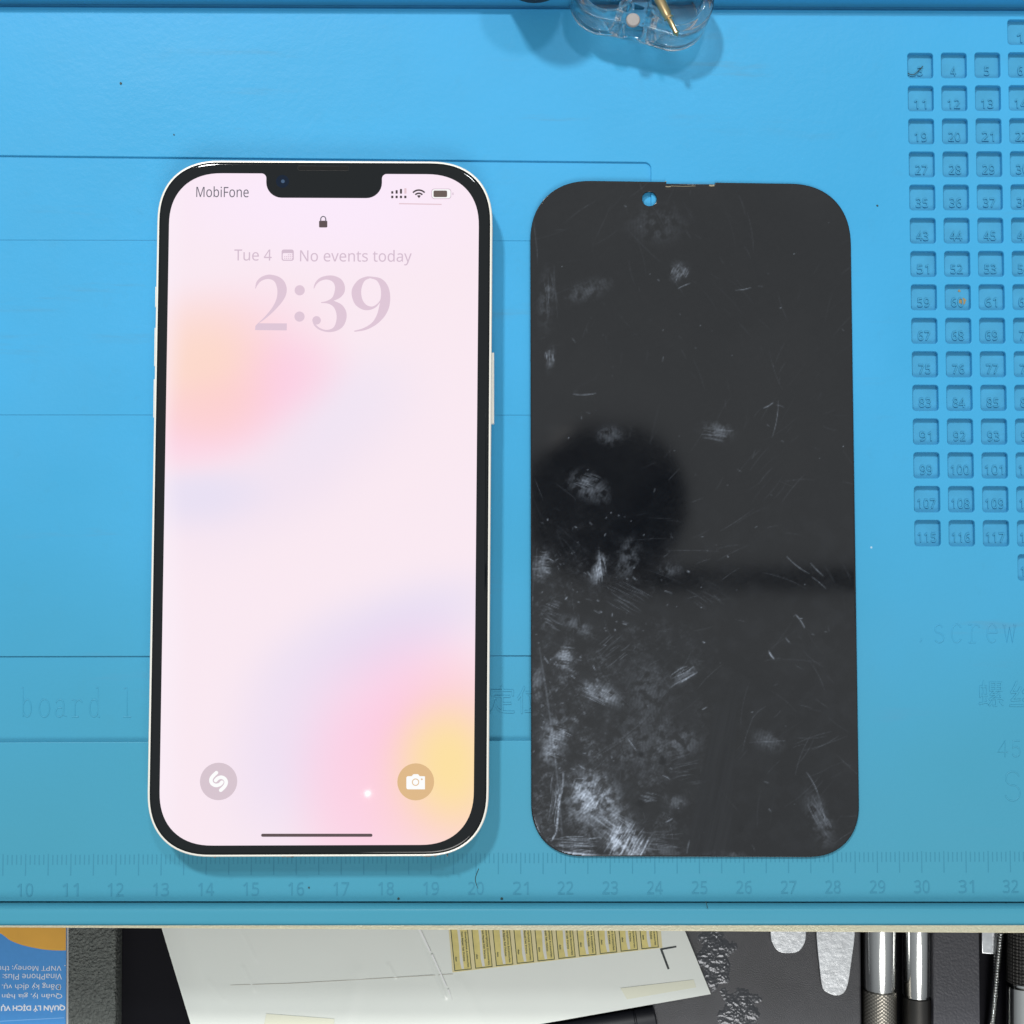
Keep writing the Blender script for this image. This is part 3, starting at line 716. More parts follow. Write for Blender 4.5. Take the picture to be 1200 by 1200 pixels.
# earpiece cut in the top edge
e0, e1 = U(781, 214.2, ZP), U(838, 215.0, ZP)
def cutout(poly):
    i = max(range(len(poly)), key=lambda i: (Vector(poly[i]) - Vector(poly[(i + 1) % len(poly)])).length if poly[i][1] > 50 and poly[(i + 1) % len(poly)][1] > 50 else 0)
    A, B = Vector(poly[i]), Vector(poly[(i + 1) % len(poly)])
    tA = lambda x: A.lerp(B, (x - A.x) / (B.x - A.x))
    xs = (e0.x, e1.x) if B.x > A.x else (e1.x, e0.x)
    q = [tA(xs[0]), tA(xs[0]) + Vector((0, -.42)), tA(xs[1]) + Vector((0, -.42)), tA(xs[1])]
    return poly[:i + 1] + [tuple(v) for v in q] + poly[i + 1:]
out = ccw(cutout(out))
def smudge_attr(px, py):
    """grease prints, dust and scratches with their pale glare, as amounts on the glass; px, py are arrays in photo pixels"""
    H = np.zeros_like(px); W = np.zeros_like(px)
    def vnoise(s, seed, sx=1., sy=1., ang=0.):
        r = np.random.default_rng(seed); g = r.random((64, 64))
        c, s_ = math.cos(ang), math.sin(ang)
        x = (px * c + py * s_) / s / sx; y = (-px * s_ + py * c) / s / sy
        x0 = np.floor(x).astype(int); y0 = np.floor(y).astype(int); fx = x - x0; fy = y - y0
        fx = fx ** 3 * (fx * (6 * fx - 15) + 10); fy = fy ** 3 * (fy * (6 * fy - 15) + 10)
        G_ = lambda a, b: g[a % 64, b % 64]
        return (G_(x0, y0) * (1 - fx) + G_(x0 + 1, y0) * fx) * (1 - fy) + (G_(x0, y0 + 1) * (1 - fx) + G_(x0 + 1, y0 + 1) * fx) * fy
    def fbm(s, seed, o=5, **k): return sum(vnoise(s / 2 ** i, seed + i, ang=.6 + 1.9 * i, **k) * .5 ** i for i in range(o)) / (2 - .5 ** (o - 1))
    n1 = fbm(90, 1); n2 = fbm(22, 20, 4); n3 = fbm(5, 40, 3); n4 = vnoise(1.5, 60)
    ss = lambda a, b, x: np.clip((x - a) / (b - a), 0, 1) ** 2 * (3 - 2 * np.clip((x - a) / (b - a), 0, 1))
    low = ss(560, 900, py) * ss(880, 640, px)
    br = sum(vnoise(1.6, 200 + k, sx=11, ang=a_) for k, a_ in enumerate((.4, 1.2, 2.3, -.3))) / 4
    H += .14 + .12 * ss(.30, .85, n1) + .18 * (br - .4)
    H += low * (.26 + .22 * ss(.2, .9, n2)) * (.6 + .6 * n3)
    H += .05 * ss(540, 700, py) * ss(.1, .95, n2) * ss(900, 700, px)
    W += low * .16 * (.15 + ss(.35, .9, n3)) * ss(.30, .75, n2) * (.2 + 1.0 * n4) * ss(.30, .62, br)
    W += .006 * ss(.35, .85, fbm(14, 80, 4)) * ss(500, 700, py)
    def ell(cx, cy, rx, ry, a):
        a = math.radians(a); c, s_ = math.cos(a), math.sin(a)
        u = ((px - cx) * c + (py - cy) * s_) / rx; v = (-(px - cx) * s_ + (py - cy) * c) / ry
        return u, v, np.exp(-(u * u + v * v) ** 1.3)
    def prt(cx, cy, rx, ry, a, k, per=3.6, cur=.03, h=.6):
        nonlocal H, W
        u, v, g = ell(cx, cy, rx, ry, a)
        uu, vv = u * rx, v * ry
        R0 = rx * 1.1 + 14; side = 1 if int(cx) % 2 else -1
        wob = 2.2 * (vnoise(9, int(cx)) - .5)
        ph_ = (np.hypot(uu + side * R0, vv * .8) + wob) * 2 * math.pi / per
        rid = .5 + .5 * np.sin(ph_)
        patch = np.clip((fbm(7, int(cy), 3) - .36) * 4.0, 0, 1)
        W += g * k * .62 * (.62 + .38 * rid) * patch * (.65 + .45 * n4) * (.25 + 1.3 * br)
        H += g * h * k
    for a in [(693, 935, 26, 24, 30, 1.25), (728, 985, 20, 15, 55, 1.6), (712, 955, 42, 20, 50, .45), (652, 858, 15, 24, 10, .55), (646, 884, 12, 12, 0, .5),
              (708, 813, 20, 9, 28, .5), (690, 808, 8, 12, 0, .3), (661, 770, 9, 13, 0, .62), (634, 660, 13, 16, 5, .32), (702, 667, 7, 19, 15, .5),
              (675, 733, 17, 7, 25, .3), (735, 655, 12, 22, 10, .22), (800, 790, 22, 8, -30, .22), (760, 810, 24, 30, 20, .14), (800, 870, 20, 14, 0, .16),
              (785, 667, 12, 7, 0, .2), (755, 870, 40, 40, 0, .12), (640, 350, 8, 30, 3, .13), (645, 420, 4, 12, 5, .35), (795, 318, 10, 9, -30, .25),
              (840, 505, 16, 9, 10, .22), (770, 262, 30, 20, 0, .08), (688, 340, 26, 10, -20, .12), (960, 960, 12, 30, -20, .18), (900, 868, 16, 10, 20, .16),
              (690, 570, 22, 12, 30, .3), (715, 510, 14, 10, 0, .18), (790, 940, 12, 6, 0, .3), (760, 1000, 30, 10, 0, .3), (840, 1004, 25, 6, 0, .35), (630, 800, 7, 22, 0, .3)]:
        prt(*a)
    H = np.minimum(H, .8)
    # long streaks
    def seg(x0, y0, x1, y1, wd, k, rough=0.6):
        nonlocal W
        dx, dy = x1 - x0, y1 - y0; L2 = dx * dx + dy * dy; l_ = math.sqrt(L2)
        s_ = np.nonzero((px > min(x0, x1) - 6) & (px < max(x0, x1) + 6) & (py > min(y0, y1) - 6) & (py < max(y0, y1) + 6))[0]
        if len(s_) == 0: return
        X, Y = px[s_], py[s_]
        t = np.clip(((X - x0) * dx + (Y - y0) * dy) / L2, 0, 1)
        bow = l_ * .05 * math.sin(x0 * 1.7 + y0) * 4 * t * (1 - t)
        d = np.hypot(X - x0 - t * dx + bow * dy / l_, Y - y0 - t * dy - bow * dx / l_)
        tap = np.minimum(1, .35 + 3.2 * t * (1 - t))
        W[s_] += k * np.exp(-(d / wd) ** 2) * (1 - rough + rough * 1.6 * n4[s_]) * tap
    r = random.Random(3)
    seg(656, 930, 652, 975, 1.1, .55, .9); seg(652, 975, 646, 985, 1.0, .45, .9); seg(660, 905, 657, 935, .9, .35, .9); seg(632, 760, 660, 1000, 1.0, .10)
    seg(640, 998, 700, 1003, 1.8, .85); seg(700, 1003, 800, 1004, 1.2, .45); seg(626, 960, 642, 998, 1.5, .6); seg(624, 700, 625, 960, 1.2, .22); seg(624, 250, 623, 700, .8, .07)
    seg(922, 652, 948, 672, .5, .22); seg(951, 676, 968, 690, .45, .16); seg(932, 720, 943, 736, .6, .3); seg(901, 763, 907, 772, .7, .5); seg(795, 338, 809, 332, .5, .25); seg(862, 340, 880, 337, .45, .2)
    seg(672, 462, 698, 461, .6, .22); seg(895, 478, 906, 472, .6, .3); seg(905, 512, 912, 470, .5, .12); seg(945, 905, 960, 935, .6, .16); seg(960, 935, 968, 965, .6, .12)
    seg(805, 1000, 808, 985, .7, .6); seg(878, 870, 920, 868, .5, .09); seg(797, 800, 817, 788, .7, .3); seg(735, 865, 746, 880, .6, .3); seg(950, 660, 965, 675, .6, .2)
    def hatch(cx, cy, a, n, ln, spread, k):
        a = math.radians(a)
        for q in range(n):
            o = (q / max(1, n - 1) - .5) * spread + r.gauss(0, .6); j = r.gauss(0, ln * .25); l2 = ln * r.uniform(.4, 1.1)
            x = cx - math.sin(a) * o + math.cos(a) * (j - l2 / 2); y = cy + math.cos(a) * o + math.sin(a) * (j - l2 / 2); aa = a + r.gauss(0, .06)
            seg(x, y, x + l2 * math.cos(aa), y + l2 * math.sin(aa), r.uniform(.4, .75), k * r.uniform(.3, 1), .6)
    for hh in [(735, 990, -62, 34, 30, 46, .42), (715, 965, 35, 22, 34, 30, .22), (690, 930, -70, 22, 22, 40, .25), (655, 870, 20, 20, 16, 34, .3), (700, 815, 28, 16, 26, 16, .22),
               (663, 770, 8, 12, 12, 24, .28), (703, 668, 80, 12, 22, 12, .30), (636, 660, 5, 16, 16, 26, .16), (800, 790, -28, 10, 24, 14, .26), (798, 318, -62, 9, 12, 18, .22),
               (645, 345, 85, 12, 40, 14, .06), (644, 420, 80, 8, 12, 8, .22), (690, 565, 20, 12, 20, 18, .2), (838, 508, 10, 10, 26, 12, .12), (960, 955, 62, 8, 34, 14, .14),
               (760, 935, 15, 9, 20, 10, .18), (735, 700, 30, 14, 34, 30, .10), (800, 900, -10, 14, 30, 40, .07), (650, 940, -82, 10, 40, 12, .25), (680, 990, 5, 16, 40, 14, .3),
               (770, 985, 4, 12, 40, 20, .12), (650, 720, 25, 12, 16, 30, .16), (720, 760, -40, 12, 24, 30, .09), (830, 700, 35, 8, 30, 30, .05), (900, 560, -50, 8, 40, 60, .03)]:
        hatch(*hh)
    for _ in range(300):      # hairline scratches
        x, y = r.uniform(615, 1000), r.uniform(220, 1000); a = 1.3 * math.sin(x * .011 + 2) + 1.1 * math.cos(y * .009) + r.gauss(0, .3); l = r.choice([r.uniform(5, 18), r.uniform(15, 60)])
        seg(x, y, x + l * math.cos(a), y + l * math.sin(a), r.uniform(.4, .6), r.uniform(.006, .032) * (1.5 if y > 560 else .9), .7)
    for _ in range(170):
        if r.random() < .72: x, y = 625 + abs(r.gauss(0, 75)), r.uniform(600, 1000)
        else: x, y = r.uniform(630, 1000), r.uniform(230, 1000)
        a = r.choice([r.uniform(0, 6.28), r.gauss(.5, .25), r.gauss(.5, .3)]); l = r.choice([1, 2, 2, 3, 4, 6, 9])
        seg(x, y, x + l * math.cos(a), y + l * math.sin(a), r.uniform(.5, .7), r.uniform(.04, .34) * (1 if y > 560 else .4), .7)
    for _ in range(45):
        x, y = r.uniform(628, 995), r.uniform(225, 1000); seg(x, y, x + .6, y + .4, r.uniform(.35, .55), r.uniform(.1, .5), 0)
    # wiped band
    t = (py - 820) / 180; xa = 868 - 68 * t + 0 * px; xb_ = 880 - 30 * t
    inb = ss(0, 3, px - (838 - 36 * t)) * ss(0, 4, (866 - 8 * t) - px) * ss(790, 850, py)
    st_ = .5 * vnoise(1.7, 90, 1, 24, math.radians(12)) + .5 * vnoise(4.1, 91, 1, 18, math.radians(11))
    inb = inb * .8; H = H * (1 - inb) + inb * (.02 + .20 * st_); W = W * (1 - inb) + inb * .010 * (.2 + st_)
    for (x, y, rr) in ((751, 884, 4), (777, 893, 4.5), (751, 941, 5), (868, 971, 4), (776, 888, 3)):
        k = np.exp(-(((px - x) ** 2 + (py - y) ** 2) / rr ** 2) ** 2); H *= 1 - .8 * k; W *= 1 - k
    return np.clip(H, 0, 1), np.clip(W, 0, 1)

def panel_mesh():
    base = slab([out, ccw(circ(hole.x, hole.y, 1.72, 36), False)], .04, ZP - .004, .14, 2)
    base_o = link('glass_sheet', base, M['panel_edge'], panel)
    # finely divided top film carrying the grease and scratches as attributes
    bm = bmesh.new(); step = .215
    ins = fillet([(x, y) for x, y in pts], [12.2, 12.2, 14.5, 14.5], 18, 2.25)
    P = np.array(ins); cen = P.mean(0)
    xs = np.arange(P[:, 0].min() + .15, P[:, 0].max() - .15, step); ys = np.arange(P[:, 1].min() + .15, P[:, 1].max() - .5, step)
    X, Y = np.meshgrid(xs, ys)
    # inside test against convex outline shrunk by .2 mm
    Q = np.array(ccw(ins)); inside = np.ones_like(X, bool)
    for i in range(len(Q)):
        a_, b2 = Q[i], Q[(i + 1) % len(Q)]; d = b2 - a_; l = np.hypot(*d)
        if l < 1e-6: continue
        inside &= ((X - a_[0]) * (-d[1]) + (Y - a_[1]) * d[0]) / l > .22
    inside &= np.hypot(X - hole.x, Y - hole.y) > 1.88
    inside &= ~((X > e0.x - .3) & (X < e1.x + .3) & (Y > P[:, 1].max() - 1.9))
    ny, nx = X.shape
    ids = -np.ones((ny, nx), int); f = inside[:-1, :-1] & inside[1:, :-1] & inside[:-1, 1:] & inside[1:, 1:]
    used = np.zeros((ny, nx), bool); used[:-1, :-1] |= f; used[1:, :-1] |= f; used[:-1, 1:] |= f; used[1:, 1:] |= f
    ids[used] = np.arange(used.sum())
    co = np.stack([X[used], Y[used], np.full(used.sum(), ZP)], 1)
    iy, ix = np.nonzero(f)
    faces = np.stack([ids[iy, ix], ids[iy, ix + 1], ids[iy + 1, ix + 1], ids[iy + 1, ix]], 1)
    me = bpy.data.meshes.new('film')
    me.vertices.add(len(co)); me.vertices.foreach_set('co', (co * MM).ravel())
    me.loops.add(faces.size); me.loops.foreach_set('vertex_index', faces.ravel().astype(np.int32))
    me.polygons.add(len(faces)); me.polygons.foreach_set('loop_start', np.arange(0, faces.size, 4, dtype=np.int32))
    me.update(calc_edges=True)
    # photo pixel coordinates of the vertices (only to place the marks where the photo has them)
    R = np.array(CQ.to_matrix()); d = (co - np.array(CAM)) @ R
    px = 600 + F * d[:, 0] / -d[:, 2]; py = 600 - F * d[:, 1] / -d[:, 2]
    H, W = smudge_attr(px, py)
    for nm, arr in (('haze', H), ('residue', W)):
        at = me.attributes.new(nm, 'FLOAT', 'POINT'); at.data.foreach_set('value', arr.astype(np.float32))
    return link('smudged_face', me, M['panel'], panel)

M['panel_edge'] = mat('black_glass_edge', (0.010, 0.010, 0.011), .18)
m = mat('smudged_black_glass', (0.006, 0.007, 0.008), .1, spec=.78); t = m.node_tree; b = t.nodes['Principled BSDF']
ah = t.nodes.new('ShaderNodeAttribute'); ah.attribute_name = 'haze'; aw = t.nodes.new('ShaderNodeAttribute'); aw.attribute_name = 'residue'
mx = t.nodes.new('ShaderNodeMix'); mx.data_type = 'RGBA'; mx.inputs[6].default_value = (0.0025, 0.0030, 0.0045, 1); mx.inputs[7].default_value = (0.017, 0.018, 0.020, 1)
mx2 = t.nodes.new('ShaderNodeMix'); mx2.data_type = 'RGBA'; mx2.inputs[7].default_value = (0.46, 0.53, 0.64, 1)  # pale colour of the residue, also stands in for its glare
rr_ = t.nodes.new('ShaderNodeMapRange'); rr_.inputs[3].default_value = .045; rr_.inputs[4].default_value = .24
t.links.new(ah.outputs['Fac'], mx.inputs[0]); t.links.new(mx.outputs[2], mx2.inputs[6]); t.links.new(aw.outputs['Fac'], mx2.inputs[0])
t.links.new(mx2.outputs[2], b.inputs['Base Color']); t.links.new(ah.outputs['Fac'], rr_.inputs[0]); t.links.new(rr_.outputs[0], b.inputs['Roughness'])
M['panel'] = m
panel_mesh()
gl = []
for (x0, x1, yy, r_) in ((780, 786, 218.6, .13), (786, 815, 218.0, .06), (831, 837, 217.4, .24), (779.5, 780.5, 212.5, .10)):
    gl.append(tube([[(*U2(x0, yy, ZP), ZP + .02), (*U2((x0 + x1) / 2, yy + .5, ZP), ZP + .05), (*U2(x1, yy, ZP), ZP + .02)]], r_))
M['glue'] = mat('dried_glue', (0.30, 0.26, 0.17), .5)
link('glue_residue', join(gl), M['glue'], panel)

# ------------------------------------------------------------------ clear acrylic holder with the gold pin
hold = thing('acrylic_holder', 'clear acrylic two-lobed block with round wells and a white disc, on the mat edge', 'acrylic holder')
cl_, cr_ = U(709.5, 2, .1), U(786.5, 19.5, .1); R_ = 8.75
d = Vector((cr_.x - cl_.x, cr_.y - cl_.y)).normalized(); nrm = Vector((-d.y, d.x))
A_ = math.atan2(d.y, d.x)
def hull(r, waist=.45):
    p = []
    for k in range(-18, 19): t_ = A_ + k * math.radians(86) / 18; p.append((cr_.x + r * math.cos(t_), cr_.y + r * math.sin(t_)))
    mid = (Vector(cl_.xy) + Vector(cr_.xy)) / 2
    p.append(tuple(mid + nrm * (r - waist)))
    for k in range(-18, 19): t_ = A_ + math.pi + k * math.radians(86) / 18; p.append((cl_.x + r * math.cos(t_), cl_.y + r * math.sin(t_)))
    p.append(tuple(mid - nrm * (r - waist)))
    return ccw(p)
HT = 10.0
wells = [circ(cl_.x, cl_.y, 6.0, 40), circ(cr_.x, cr_.y, 5.9, 40)]
mid = (Vector(cl_.xy) + Vector(cr_.xy)) / 2
small = [circ(mid.x + d.x * s_ - nrm.x * 4.6, mid.y + d.y * s_ - nrm.y * 4.6, .95, 20) for s_ in (-2.9, 2.9)]
blk = slab([hull(R_)] + [ccw(w_, False) for w_ in wells] + [ccw(w_, False) for w_ in small], .1, HT, .85, 6)
link('block', blk, M['acryl'], hold)
link('well_floor', join([slab([circ(c_.x, c_.y, 5.85, 40)], .15, 1.6, .15, 2) for c_ in (cl_, cr_)]), M['acryl'], hold)
dc = U(741.5, 25, HT)
link('disc', revolve([(0, 1.0), (.1, 1.55), (.7, 1.65), (1.0, 1.4), (1.05, .4)], 32, (dc.x, dc.y, HT), (dc.x, dc.y, HT + 5)), M['magnet'], hold)
# pin
pin = thing('gold_pin', 'thin gold probe pin with a pointed tip lying across the acrylic holder', 'pin')
p0, p1 = U(762, -22, HT + 2.6), U(794, 42, HT + .9)
Lp = (p1 - p0).length
link('barrel', revolve([(0, .3), (.1, 1.15), (Lp * .60, 1.15), (Lp * .60 + .3, .95), (Lp * .66, .95), (Lp * .66 + .1, 1.2), (Lp * .68, 1.2), (Lp * .68 + .2, .8)], 32, p0, p1), M['brass'], pin)
link('tip', revolve([(Lp * .68, .62), (Lp * .92, .58), (Lp * .94, .78), (Lp * .95, .78), (Lp, .12)], 24, p0, p1), M['brass'], pin)

# black cap at the top edge
capc = U(626, -41, 4.3)
capt = thing('rubber_stopper', 'round black rubber stopper at the top edge of the mat beside the clear holder', 'stopper')
link('body', revolve([(0, 9.0), (.4, 9.4), (2.5, 9.5), (13.5, 9.5), (14.8, 8.8), (15.2, 7), (15.3, 1)], 40, (capc.x, capc.y, 4.35 if capc.y > yt(0) else .05), (capc.x, capc.y, 40)), M['cap'], capt)

# ------------------------------------------------------------------ things lying in front of the board
# booklet
bk = thing('printed_booklet', 'blue printed booklet with orange curve and upside-down white text at lower left corner', 'booklet')
ZB = DZ - 15.0
b4 = [U2(-190, 1260, ZB), U2(76.5, 1262, ZB), U2(77.8, 1072, ZB), U2(-190, 1072, ZB)]
link('cover', slab([ccw(b4)], ZB - .5, ZB, .05), M['blueprint'], bk)
link('pages', slab([ccw([(x + (-.6 if x > -60 else .6), y) for x, y in b4])], ZD, ZB - .52), M['pages'], bk)
arc_pts = smoothline([(-40, 1072), (0, 1093.5), (12, 1102), (28, 1108), (50, 1112.5), (66, 1113.8), (77.2, 1113.8)], 6)
link('orange_curve', flat([ccw([U2(x, y, ZB + .02) for x, y in arc_pts + [(77.5, 1073)]])], ZB + .02), M['orangeprint'], bk)
PI = math.pi
def bt(s, x0, y0, x1, y1, off=0.0, tilt=0.0):
    return text_px(s, x0, y0, x1, y1, ZB + .04, rot=PI + tilt, offset=off)
btx = [bt(SANS('VNPT Money; thu'), -3, 1130, 72, 1138.2), bt(SANS('VinaPhone Plus: ti'), -5, 1141, 72.5, 1148.5), bt('Đăng ký dịch vụ.', 2, 1151.5, 72, 1160.5),
       bt('Quản lý, gia hạn g', -6, 1163, 73, 1171.0), bt('QUẢN LÝ DỊCH VỤ', 1, 1176.5, 76.4, 1186.5, .035)]
c_ = U(76.2, 1131.5, ZB + .04); btx.append(flat([circ(c_.x, c_.y, .14, 10)], ZB + .04))
link('booklet_text', join(btx), M['whiteprint'], bk)
link('pale_rule', flat([ccw([U2(-60, 1199.5, ZB + .03), U2(75, 1192.2, ZB + .03), U2(75, 1193.2, ZB + .03), U2(-60, 1200.6, ZB + .03)])], ZB + .03), M['lightblue'], bk)

# pebbled strip
stp = link('pebbled_case', slab([ccw([U2(79.2, 1290, DZ - 14), U2(134.5, 1290, DZ - 14), U2(136.0, 1075, DZ - 14), U2(79.8, 1075, DZ - 14)])], ZD, DZ - 14, .5, 3), M['leather'])
tag(stp, 'dark grey pebbled plastic case between the blue booklet and the black gap', 'case')

# white sheet
def sheet():
    z = DZ - 13.0
    A, B, C_, D_ = [Vector(U2(*q, z)) for q in ((183, 1060), (790, 1060), (833, 1165), (246, 1268))]
    nx, ny = 520, 80; bm = bmesh.new(); g = []
    creases = [((487, 1080), (522, 1168), .22, 2.0), ((280, 1085), (300, 1125), .10, 2.5), ((285, 1133), (298, 1160), .12, 2.), ((455, 1130), (463, 1145), .12, 1.6), ((245, 1150), (262, 1172), .08, 3), ((540, 1150), (575, 1215), .10, 7), ((420, 1140), (400, 1215), .08, 9), ((640, 1120), (660, 1190), .06, 10)]
    for j in range(ny + 1):
        row = []
        for i in range(nx + 1):
            u, v = i / nx, j / ny
            p = (A * (1 - u) + B * u) * (1 - v) + (D_ * (1 - u) + C_ * u) * v
            d3 = CQ.inverted() @ (Vector((p.x, p.y, z)) - CAM); X = 600 + F * d3.x / -d3.z; Y = 600 - F * d3.y / -d3.z
            h = .025 * math.sin(X * .013 + Y * .01) + .02 * math.sin(X * .031 - Y * .027 + 1)
            for (x0, y0), (x1, y1), k, wd in creases:
                dx, dy = x1 - x0, y1 - y0; t_ = max(0, min(1, ((X - x0) * dx + (Y - y0) * dy) / (dx * dx + dy * dy)))
                dd = math.hypot(X - x0 - t_ * dx, Y - y0 - t_ * dy); h += k * math.exp(-(dd / wd) ** 2)
            lft = max(0, 1 - u * 22); h += 1.3 * lft ** 1.6
            row.append(bm.verts.new((p.x * MM, p.y * MM, (z + h) * MM)))
        g.append(row)
    for j in range(ny):
        for i in range(nx): bm.faces.new((g[j + 1][i], g[j + 1][i + 1], g[j][i + 1], g[j][i]))
    bmesh.ops.recalc_face_normals(bm, faces=bm.faces)
    r_ = bmesh.ops.extrude_face_region(bm, geom=list(bm.faces))
    for v in [x for x in r_['geom'] if isinstance(x, bmesh.types.BMVert)]: v.co.z -= .12 * MM
    bmesh.ops.recalc_face_normals(bm, faces=bm.faces)
    me = bpy.data.meshes.new('m'); bm.to_mesh(me); bm.free(); return smooth(me, 60)
M['paper'] = mat('glossy_backing_paper', (0.80, 0.84, 0.79), .28, vary=(25, .05), bump=(60, .12, .8), Coat_Weight=.3, Coat_Roughness=.15)
paper = link('backing_paper', sheet(), M['paper'])
tag(paper, 'creased white backing paper carrying a row of yellow stickers, sticking out under the board', 'paper')
ZT = DZ - 12.93
def pz(pts_, z=ZT): return ccw([U2(x, y, z) for x, y in pts_])
for m_ in ([slab([pz([(312, 1188), (392, 1194), (390, 1222), (305, 1222)])], ZT, ZT + .04), slab([pz([(727, 1158), (813, 1148), (816, 1157), (735, 1171)])], ZT, ZT + .04)]): link('tape', m_, M['tape'], paper)
link('fold_line', slab([pz([(270, 1154.3), (340, 1152.2), (440, 1146.6), (531, 1141.2), (531, 1141.7), (440, 1147.1), (340, 1152.7), (270, 1154.7)])], ZT, ZT + .02), M['fold'], paper)
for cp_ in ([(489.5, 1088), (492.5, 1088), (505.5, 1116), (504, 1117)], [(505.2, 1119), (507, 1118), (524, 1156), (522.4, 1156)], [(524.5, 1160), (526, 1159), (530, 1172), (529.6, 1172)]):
    link('crease_glint', slab([pz(cp_, ZT + .2)], ZT, ZT + .24), M['crease'], paper)
link('corner_mark', join([slab([pz([(774, 1111.4), (792.5, 1108.4), (792.8, 1110.2), (776.5, 1113.2)])], ZT, ZT + .03), slab([pz([(773.2, 1111.8), (775.6, 1111.0), (784.6, 1135.2), (782.4, 1136.2)])], ZT + .035, ZT + .06)]), M['mark'], paper)

# sticker strip
stk0 = None
up = (-0.098, -1.0)
def sticker(i, proto=None):
    x0 = 532.6 + 24.35 * i; y0 = 1138.3 - 2.85 * i
    z = ZT + .08
    def q(a, b_, zz=0): return U2(x0 + a + up[0] * b_, y0 - a * .105 + up[1] * b_, z + zz)
    H_ = 68
    s = thing('sticker', None, 'sticker', 'yellow stickers in a row on the white backing paper')
    link('label_face', slab([ccw([q(0, 0), q(20.4, 0), q(20.4, H_), q(0, H_)])], z, z + .05), M['label_y'], s)
    bl = [[q(.1, .4), q(20.2, .4), q(20.2, 1.3), q(.1, 1.3)], [q(.1, 1.35), q(1.0, 1.35), q(1.0, H_ - 1), q(.1, H_ - 1)], [q(19.4, 1.35), q(20.2, 1.35), q(20.2, H_ - 1), q(19.4, H_ - 1)]]
    link('border_line', flat([ccw(b_) for b_ in bl], z + .07), M['label_t'], s)
    link('white_streak', flat([ccw([q(8.6, 2), q(11.5, 2), q(10.6, 20), q(11.2, 40), q(10.4, H_ - 2), q(7.6, H_ - 2), q(8.2, 30), q(7.4, 12)])], z + .065), M['label_w'], s)
    c1 = q(16.6, 24); c2 = q(12.6, 28); c3 = q(3.6, 14)
    w1, h1_ = 44 / 4.8, 2.4 / 4.8
    tx = [text_mesh(SANS('Smartphone Accessories'), (c1[0], c1[1], w1, .62), z + .08, rot=-PI / 2 + .09, offset=.03),
          text_mesh(SANS('Fast Repair Fair Pricing'), (c2[0], c2[1], 36 / 4.8, .62), z + .08, rot=-PI / 2 + .09, offset=.03),
          text_mesh('date', (c3[0], c3[1], 6 / 4.8, .5), z + .08, rot=-PI / 2 + .09, offset=.02)]
    link('label_text', join(tx), M['label_t'], s)
    return s
ordn = ['leftmost yellow sticker of the row, nearest the paper crease', 'yellow sticker second from the left in the row', 'yellow sticker third from the left in the row', 'yellow sticker fourth from the left in the row',
        'yellow sticker fifth from the left in the row', 'yellow sticker fifth from the right in the row', 'yellow sticker fourth from the right in the row', 'yellow sticker third from the right in the row',
        'yellow sticker second from the right in the row', 'rightmost yellow sticker of the row, beside the black corner mark']
z = ZT + .05
link('sticker_liner', slab([pz([(524.5, 1075), (530.3, 1139.6), (776.2, 1110.6), (773.0, 1075)], z)], ZT, z), M['label_edge'], paper)
for i in range(10): sticker(i)['label'] = ordn[i]

# black tool under the paper
tl = thing('black_tool', 'black cylindrical tool end poking out below the white paper', 'tool')
a, b_ = U(769, 1195, DZ - 16), U(560, 1232, DZ - 16)
link('barrel', revolve([(0, 1.2), (.1, 3.4), (.5, 3.9), (5.2, 3.95), (5.4, 3.6), (5.7, 3.6), (5.9, 3.95), (44, 3.95), (44.2, 1)], 48, a, b_), M['cap'], tl)

# black textured pouch, crinkled film patches
def pouch():
    z = DZ - 15.0
    me = slab([ccw([U2(768, 1290, z), U2(1011, 1290, z), U2(1009, 1070, z), U2(760, 1070, z)])], ZD, z, .8, 3)
    return me
po = thing('vinyl_pouch', 'black textured vinyl pouch lying under the steel blades', 'pouch')
link('cover', pouch(), M['pouch'], po)
def crinkle(cx, cy, rx, ry, seed):
    from mathutils import noise as mn
    z = DZ - 14.95; n = 150; bm = bmesh.new(); g = []; c = U(cx, cy, z); off = Vector((seed * 7.1, seed * 3.3, 0))
    for j in range(n + 1):
        row = []
        for i in range(n + 1):
            u, v = i / n * 2 - 1, j / n * 2 - 1; x, y = c.x + u * rx, c.y + v * ry
            q = Vector((x, y, 0))
            e_ = 1 - math.hypot(u, v) - .35 * mn.noise(q * .35 + off)
            e_ = max(0, min(1, e_ * 1.5))
            h = mn.ridged_multi_fractal(q * .55 + off, .9, 2.1, 4, 1.0, 2.0) * .35 + .25 * mn.noise(q * 1.6 + off)
            row.append(bm.verts.new((x * MM, y * MM, (z - .14 + e_ * (.13 + .20 * h)) * MM)))
        g.append(row)
    for j in range(n):
        for i in range(n): bm.faces.new((g[j][i], g[j][i + 1], g[j + 1][i + 1], g[j + 1][i]))
    me = bpy.data.meshes.new('m'); bm.to_mesh(me); bm.free(); me.shade_smooth(); return me
M['film'] = mat('shiny_black_film', (0.075, 0.078, 0.085), .22, .7)
link('crinkled_film', crinkle(838, 1122, 6.5, 10.5, 3), M['film'], po)
link('crinkled_film', crinkle(866, 1186, 7.5, 8.5, 5), M['film'], po)

